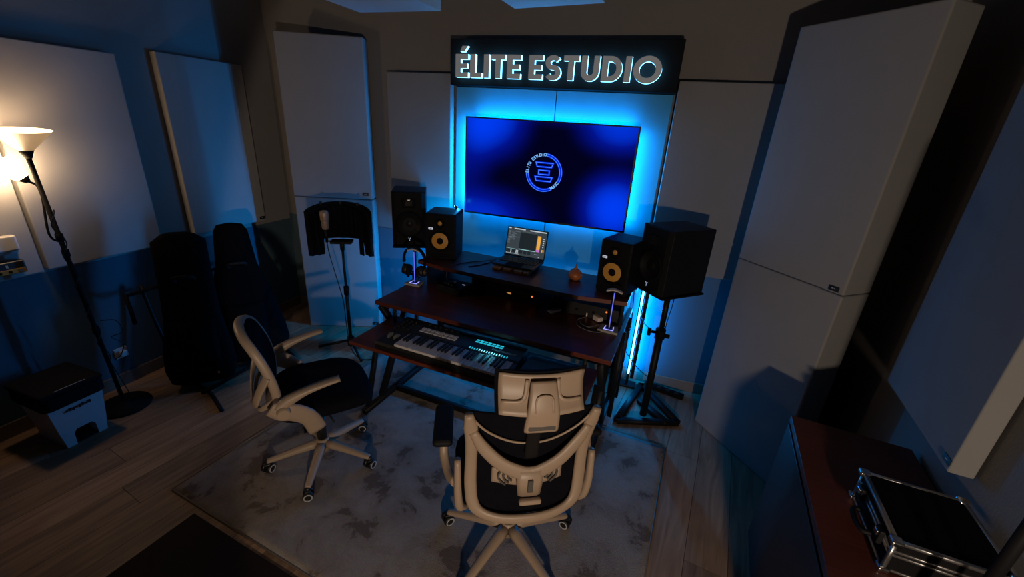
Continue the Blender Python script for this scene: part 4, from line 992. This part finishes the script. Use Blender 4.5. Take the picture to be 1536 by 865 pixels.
def alu(a, b, wd=0.014): return MB().sweep([a, b], wd, wd*0.9, (0, 0, 1) if abs(a[2]-b[2]) < 1e-4 else (1, 0, 0), n=8, power=6)
c4 = [(0.004, 0.004), (FW-0.004, 0.004), (FW-0.004, FD-0.004), (0.004, FD-0.004)]
for z in (0.010, FS-0.004, FS+0.010, FH-0.004):
    for k in range(4):
        a, b = c4[k], c4[(k+1) % 4]; alu((*a, z), (*b, z), 0.013 if z > 0.1 else 0.010).build('edge_profile', 'aluminium', fc)
for a in c4: alu((*a, 0.012), (*a, FH-0.008), 0.012).build('corner_profile', 'aluminium', fc)
for a in c4:
    for z in (0.010, FH-0.005):
        MB().box((a[0], a[1], z), (0.030, 0.030, 0.018), 0.005, seg=3).build('corner_cap', 'chrome', fc)
for yy in (0.06, FD-0.06):
    l_ = MB().box((-0.008, yy, FS+0.003), (0.014, 0.034, 0.046), 0.003).build('latch', 'black_metal', fc); MB().box((-0.017, yy, FS+0.012), (0.006, 0.022, 0.016), 0.002).build('latch_tongue', 'chrome', l_)
MB().tube(smooth_path([(-0.006, 0.095, 0.036), (-0.028, 0.10, 0.034), (-0.034, FD/2, 0.032), (-0.028, FD-0.10, 0.034), (-0.006, FD-0.095, 0.036)], 5), 0.008, 8).build('handle', 'vinyl_black', fc)
st = thing('desktop_stand', 'black upright pole stand at the right frame edge before the flight case', 'stand', (0.862, 0.965, 0.75))
MB().lathe([(0.0, 0.0), (0.075, 0.0), (0.075, 0.012), (0.02, 0.020), (0.0, 0.020)], n=28).build('base', 'matte_black', st)
MB().cyl((0, 0, 0.015), (0.0, 0, 0.80), 0.0125, n=12).build('pole', 'black_metal', st)
MB().cyl((0.052, -0.012, 0.012), (0.052, -0.012, 0.74), 0.006, n=10).build('side_rod', 'black_metal', st)
MB().box((0.026, -0.006, 0.70), (0.08, 0.022, 0.02), 0.004).build('yoke', 'matte_black', st)

# power strip and cables by the right stand
ps = thing('power_strip', 'flat black power strip on the floor against the back baseboard', 'power strip', (0.33, 3.02, 0), math.radians(-14))
MB().box((0, 0, 0.016), (0.30, 0.055, 0.030), 0.004).build('housing', 'matte_black', ps)
for k in range(4): MB().cyl((-0.10+k*0.065, 0, 0.0305), (-0.10+k*0.065, 0, 0.032), 0.018, n=14).build('outlet', 'black_plastic', ps)
cable('black cable sagging from the wall to the right speaker stand pole', [(0.035, 2.98, 0.72), (0.06, 2.88, 0.66), (0.10, 2.75, 0.655), (0.166, 2.63, 0.67)])
cable('lower black cable running from the desk to the right speaker stand', [(-0.03, 2.80, 0.44), (0.03, 2.76, 0.38), (0.10, 2.70, 0.34), (0.166, 2.63, 0.335)])
cable('black speaker cable hanging below the right monitor', [(0.24, 2.78, 0.955), (0.235, 2.72, 0.86), (0.218, 2.65, 0.76), (0.215, 2.635, 0.70)])
cable('black cable hanging down behind the right side of the desk', [(-0.02, 2.85, 0.86), (0.0, 2.86, 0.60), (-0.01, 2.87, 0.35), (-0.03, 2.85, 0.12), (-0.10, 2.80, 0.006), (-0.25, 2.78, 0.006)])
cable('black cable curling under the desk by its right leg', [dw(1.35, 0.55, 0.70), dw(1.37, 0.50, 0.50), dw(1.33, 0.48, 0.38), dw(1.40, 0.52, 0.33), dw(1.48, 0.60, 0.36)])
cable('black cable drooping beneath the left of the tray', [dw(0.14, 0.06, 0.60), dw(0.22, 0.05, 0.53), dw(0.36, 0.06, 0.53), dw(0.46, 0.08, 0.60)])

# ------------------------------------------------------------------ thin dark sheet on the floor at the lower left
dm = thing('dark_sheet', 'thin dark brown sheet on the planks in front of the grey rug', 'mat', (-1.869, 0.939, 0), RA)
MB().box((0.62, -0.50, 0.006), (1.24, 1.0, 0.010), 0.004).build('sheet_body', 'sheet_brown', dm)

# ------------------------------------------------------------------ office chairs
def star_base(ch, a0, R, hub_z, z0):
    MB().cyl((0, 0, z0+0.075), (0, 0, z0+0.15), 0.042, 0.034, 20).build('hub', 'white_plastic', ch)
    MB().cyl((0, 0, z0+0.14), (0, 0, z0+0.30), 0.026, n=16).build('lift_sleeve', 'black_plastic', ch)
    MB().cyl((0, 0, z0+0.29), (0, 0, hub_z), 0.014, n=12).build('lift_rod', 'chrome', ch)
    for k in range(5):
        a = math.radians(a0+72*k); c, s_ = math.cos(a), math.sin(a)
        pts = smooth_path([(0.03*c, 0.03*s_, z0+0.115), (R*0.5*c, R*0.5*s_, z0+0.098), (R*0.92*c, R*0.92*s_, z0+0.076), (R*c, R*s_, z0+0.072)], 3)
        lg = MB().sweep(pts, lerp_list([0.055, 0.046, 0.036, 0.028], len(pts)), lerp_list([0.050, 0.038, 0.026, 0.020], len(pts)), (0, 0, 1)).build('base_leg', 'white_plastic', ch)
        b = a+0.9*(k-2); px, py = -math.sin(b), math.cos(b); cx, cy = R*c, R*s_
        m = MB()
        for sg in (-1, 1):
            m.cyl((cx+px*0.008*sg, cy+py*0.008*sg, z0+0.0275), (cx+px*0.027*sg, cy+py*0.027*sg, z0+0.0275), 0.0275, 0.0255, 18)
        m.cyl((cx, cy, z0+0.045), (cx, cy, z0+0.075), 0.012, n=10); m.box((cx, cy, z0+0.05), (0.03, 0.03, 0.014), 0.004)
        m.build('caster', 'black_plastic', lg)
        for sg in (-1, 1):
            m = MB(); q = Matrix.Translation((cx+px*0.0272*sg, cy+py*0.0272*sg, z0+0.0275)) @ V((px*sg, py*sg, 0)).to_track_quat('Z', 'Y').to_matrix().to_4x4()
            m.lathe([(0.0165, 0.0), (0.0165, 0.0018), (0.0225, 0.0018), (0.0225, 0.0)], n=18, mtx=q)
            m.build('caster_ring', 'bin_white', lg)
def cushion(w, d, h, front_drop=0.03):
    def fn(u, v):
        t = 2*PI*u; e = 0.55; c, q = math.cos(t), math.sin(t)
        x = math.copysign(abs(c)**e, c); y = math.copysign(abs(q)**e, q); ph = PI*(v-0.5)
        r = math.cos(ph)**0.35 if abs(math.cos(ph)) > 1e-6 else 0.0
        yy = y*r*d/2; z = h/2*math.copysign(abs(math.sin(ph))**0.8, math.sin(ph))
        z += 0.012*abs(x*r)**3 - front_drop*max(0, yy/(d/2)-0.45)
        return (x*r*w/2, yy, z)
    return fn

# --- near chair with headrest
A2 = math.radians(28.6)
c2 = thing('office_chair', 'white and black office chair with headrest, back to the viewer', 'office chair', (-0.384, 1.369, RZ+0.0004), A2)
star_base(c2, -34-28.6, 0.31, 0.43, 0.0)
MB().grid(cushion(0.50, 0.48, 0.095), 32, 12).build('seat', 'mesh_fabric', c2, (0, 0.0, 0.485))
MB().box((0, -0.02, 0.430), (0.20, 0.28, 0.030), 0.008).build('seat_mechanism', 'black_plastic', c2)
def by(x, z):                                                      # backrest surface
    t = (z-0.55)/0.45
    return -0.285+0.030*math.sin(PI*min(max(t, 0), 1))*0.8-0.055*max(0, t-0.35)+0.9*x*x
def B(x, z, dy=0.0): return (x, by(x, z)+dy, z)
N_ = (0, 1, 0)
half = [(0.0, 0.498), (0.095, 0.502), (0.163, 0.521), (0.197, 0.560), (0.207, 0.64), (0.207, 0.74), (0.208, 0.84), (0.214, 0.92), (0.222, 0.978)]
path = [B(-x, z) for x, z in half[::-1]]+[B(x, z) for x, z in half[1:]]
sp = smooth_path(path, 5)
wid = lerp_list([0.030, 0.050, 0.046, 0.044, 0.046, 0.046, 0.040, 0.040, 0.044, 0.040, 0.040, 0.046, 0.046, 0.044, 0.046, 0.050, 0.030], len(sp))
bf = MB(); bf.sweep(sp, wid, 0.026, N_)
for sg in (-1, 1):                                                 # the two arms of the V
    vp_ = smooth_path([B(sg*0.206, 0.900, -0.004), B(sg*0.168, 0.830, -0.010), B(sg*0.105, 0.765, -0.018), B(sg*0.035, 0.728, -0.022), B(0, 0.720, -0.022)], 5)
    bf.sweep(vp_, lerp_list([0.030, 0.046, 0.052, 0.060, 0.064], len(vp_)), 0.024, N_)
bf.sweep([B(0, 0.738, -0.022), B(0, 0.69, -0.024), B(0, 0.630, -0.020)], [0.10, 0.10, 0.085], 0.026, N_)
bk = bf.build('back_frame', 'white_plastic', c2)
rim = smooth_path([B(-0.214, 0.965, 0.004), B(-0.16, 0.900, 0.008), B(-0.08, 0.854, 0.012), B(0, 0.842, 0.012), B(0.08, 0.854, 0.012), B(0.16, 0.900, 0.008), B(0.214, 0.965, 0.004)], 5)
MB().tube(rim, 0.0045, 8).build('mesh_rim', 'white_plastic', c2)
def meshf(u, v):
    z0 = 0.514; f = (u-0.5)*2; top = 0.985-0.01*f*f
    z = z0+(top-z0)*v
    hw = 0.0
    for (xa, za), (xb, zb) in zip(half[:-1], half[1:]):
        if za <= z <= zb: hw = xa+(xb-xa)*(z-za)/(zb-za)
    if z > half[-1][1]: hw = 0.220
    hw = max(hw-0.004, 0.06)
    return (f*hw, by(f*hw, z)+0.020, z)
MB().grid(meshf, 24, 24, 0.008).build('back_mesh', 'mesh_fabric', c2)
for sg in (-1, 1):
    def lum(u, v, sg=sg): x = sg*(0.038+0.092*u); z = 0.645+0.085*v+0.012*u*(1-2*v); return B(x, z, 0.004 if sg > 0 else 0.016)
    lo = MB().grid(lum, 10, 6, 0.012).build('lumbar_pad', 'white_plastic', c2)
    m = MB()
    for r_ in (0.034, 0.052, 0.070):
        pts = [B(sg*(0.040+r_*math.cos(t)), 0.689+r_*0.62*math.sin(t), -0.003) for t in [math.radians(a) for a in range(-52, 53, 13)]]
        m.tube(pts, 0.0042, 6)
    m.build('lumbar_slots', 'slot_grey', lo)
MB().box(B(0, 0.622, -0.045), (0.082, 0.022, 0.022), 0.008, seg=3).build('lumbar_lever', 'white_plastic', c2)
MB().box(B(0, 0.680, -0.040), (0.020, 0.010, 0.055), 0.003).build('lumbar_slot', 'slot_grey', c2)
# headrest
HY = -0.332
def hd(u, v, o=0.0, g=0.0):
    x = (u-0.5)*(0.276+g); z = 1.034-g/2+(0.122+g)*v + 0.006*(4*(u-0.5)**2); return (x, HY+0.85*x*x-0.06*(v-0.5)**2*1.2+0.040*(v-0.5)+o, z)
MB().grid(lambda u, v: hd(u, v), 18, 10, 0.014).build('headrest_shell', 'white_plastic', c2)
def pad(u, v):
    k = (1-(2*u-1)**6)*(1-(2*v-1)**6); q = hd(u, v, 0.012+0.042*k, 0.020); return q
m = MB(); m.grid(pad, 18, 10); m.grid(lambda u, v: hd(u, v, 0.0105, 0.020), 18, 10); m.build('headrest_pad', 'mesh_fabric', c2)
for sg in (-1, 1):
    m = MB(); pts = smooth_path([hd(0.5+sg*0.18, 0.90, -0.003), hd(0.5+sg*0.20, 0.45, -0.004), hd(0.5+sg*0.27, 0.30, -0.003), hd(0.5+sg*0.47, 0.26, -0.002)], 5); m.sweep(pts, 0.014, 0.010, N_); m.build('headrest_rib', 'white_plastic', c2)
stp = smooth_path([(0, HY-0.004, 1.142), (0, HY-0.024, 1.10), (0, HY-0.036, 1.05), (0, HY-0.030, 1.00), (0, HY-0.024, 0.972)], 5)
sto = MB().sweep(stp, lerp_list([0.082, 0.092, 0.104, 0.112, 0.112], len(stp)), 0.022, N_, power=5).build('headrest_stem', 'white_plastic', c2)
MB().box((0, HY-0.0375, 0.992), (0.088, 0.008, 0.020), 0.003, rot=(math.radians(-12), 0, 0)).build('stem_slot', 'slot_grey', sto)
m = MB(); pl_ = [(-0.030, 0.035), (-0.022, -0.02)], 0
pts = smooth_path([(-0.028, HY-0.047, 1.055), (-0.022, HY-0.037, 1.105), (0.022, HY-0.037, 1.105), (0.028, HY-0.047, 1.055)], 4); m.sweep(pts, 0.006, 0.006, N_); m.build('stem_relief', 'white_plastic', sto)
bx = MB().sweep([(0, HY-0.004, 1.01), (0, by(0, 0.9)+0.012, 0.93), (0, by(0, 0.8)-0.005, 0.79)], 0.05, 0.012, N_); bx.build('headrest_bracket', 'black_plastic', c2)
for sg in (-1, 1):
    ap = smooth_path([(sg*0.13, -0.04, 0.425), (sg*0.205, -0.13, 0.440), (sg*0.240, -0.205, 0.50), (sg*0.252, -0.225, 0.60), (sg*0.254, -0.215, 0.74)], 6)
    MB().sweep(ap, lerp_list([0.05, 0.045, 0.034, 0.030, 0.024], len(ap)), lerp_list([0.022, 0.026, 0.036, 0.040, 0.030], len(ap)), (0, 1, 0.3)).build('arm_bracket', 'white_plastic', c2)
    sp_ = smooth_path([(sg*0.262, -0.190, 0.605), (sg*0.285, -0.120, 0.590), (sg*0.300, -0.060, 0.620), (sg*0.300, -0.030, 0.690)], 5)
    MB().sweep(sp_, lerp_list([0.034, 0.050, 0.056, 0.050], len(sp_)), lerp_list([0.026, 0.034, 0.036, 0.036], len(sp_)), (sg, 0, 0)).build('arm_support', 'white_plastic', c2)
    MB().box((sg*0.300, 0.010, 0.712), (0.078, 0.235, 0.036), 0.016, rot=(0, 0, sg*0.06), seg=3).build('arm_pad', 'vinyl_black', c2)

# --- left chair, flip-up arms, no headrest
A1 = math.radians(-39.7)
c1 = thing('office_chair', 'white and black mesh office chair with curved white arms, left of the desk', 'office chair', (-1.55, 1.47, RZ+0.0004), A1)
star_base(c1, 8+39.7, 0.285, 0.42, 0.0)
MB().grid(cushion(0.49, 0.49, 0.100), 32, 12).build('seat', 'mesh_fabric', c1, (0, 0.03, 0.475))
MB().box((0, 0.0, 0.420), (0.22, 0.28, 0.030), 0.008).build('seat_mechanism', 'black_plastic', c1)
def by1(x, z):
    t = (z-0.50)/0.45
    return -0.215+0.02*math.sin(PI*min(max(t, 0), 1))-0.085*max(0, t)**1.4+0.75*x*x
def B1(x, z, dy=0.0): return (x, by1(x, z)+dy, z)
half1 = [(0.0, 0.490), (0.10, 0.495), (0.170, 0.52), (0.200, 0.59), (0.205, 0.68), (0.195, 0.78), (0.170, 0.86), (0.110, 0.905), (0.0, 0.920)]
path = [B1(-x, z) for x, z in half1[::-1]]+[B1(x, z) for x, z in half1[1:-1]]
sp = smooth_path(path, 5, closed=True)
MB().sweep(sp, 0.034, 0.042, N_, closed=True).build('back_frame', 'white_plastic', c1)
def meshf1(u, v):
    z = 0.502+0.406*v; f = (u-0.5)*2; hw = 0.02
    for (xa, za), (xb, zb) in zip(half1[:-1], half1[1:]):
        if za <= z <= zb: hw = xa+(xb-xa)*(z-za)/(zb-za)
    hw = max(hw-0.002, 0.05); return (f*hw, by1(f*hw, z)+0.012+0.010*(1-f*f), z)
MB().grid(meshf1, 20, 20, 0.008).build('back_mesh', 'mesh_fabric', c1)
lb = smooth_path([B1(-0.212, 0.735, -0.012), B1(-0.200, 0.66, -0.060), B1(-0.160, 0.575, -0.085), B1(0, 0.555, -0.075), B1(0.160, 0.575, -0.085), B1(0.200, 0.66, -0.060), B1(0.212, 0.735, -0.012)], 6)
MB().sweep(lb, 0.040, 0.014, [V((p.x*2.0, -0.6, 0)) for p in lb]).build('lumbar_bow', 'white_plastic', c1)
lb2 = smooth_path([B1(-0.205, 0.60, -0.01), B1(-0.15, 0.535, -0.065), B1(0, 0.520, -0.06), B1(0.15, 0.535, -0.065), B1(0.205, 0.60, -0.01)], 6)
MB().sweep(lb2, 0.026, 0.016, [V((p.x*2.0, -0.6, 0)) for p in lb2]).build('lower_bow', 'white_plastic', c1)
for sg in (-1, 1):
    X = sg*0.262
    ar = smooth_path([(X, -0.185, 0.588), (X, -0.135, 0.622), (X+sg*0.004, -0.065, 0.652), (X+sg*0.008, 0.015, 0.672), (X+sg*0.012, 0.090, 0.684)], 6)
    MB().sweep(ar, lerp_list([0.046, 0.050, 0.052, 0.054, 0.050], len(ar)), lerp_list([0.052, 0.052, 0.034, 0.026, 0.022], len(ar)), (0, -0.25, 1)).build('armrest', 'white_plastic', c1)
    br = smooth_path([(X, -0.215, 0.600), (X, -0.168, 0.565), (X-sg*0.005, -0.115, 0.540), (X-sg*0.012, -0.060, 0.485), (X-sg*0.022, -0.030, 0.400)], 6)
    MB().sweep(br, 0.030, lerp_list([0.070, 0.092, 0.092, 0.086, 0.090], len(br)), [V((0, 0.5, 1))]*len(br)).build('arm_bracket', 'white_plastic', c1)
    MB().cyl((X-sg*0.01, -0.165, 0.578), (X+sg*0.048, -0.165, 0.578), 0.031, 0.026, 20).build('arm_pivot', 'white_plastic', c1)
    MB().sweep([(X-sg*0.035, -0.030, 0.412), (sg*0.09, -0.02, 0.412)], 0.05, 0.014, (0, 0, 1)).build('arm_bridge', 'black_plastic', c1)
    MB().sweep([B1(sg*0.213, 0.60, -0.005), (X, -0.20, 0.585)], 0.045, 0.03, (0, 1, 0)).build('back_joint', 'white_plastic', c1)
MB().cyl((0.06, 0.02, 0.405), (0.20, 0.05, 0.385), 0.006, n=8).build('tilt_lever', 'black_plastic', c1)
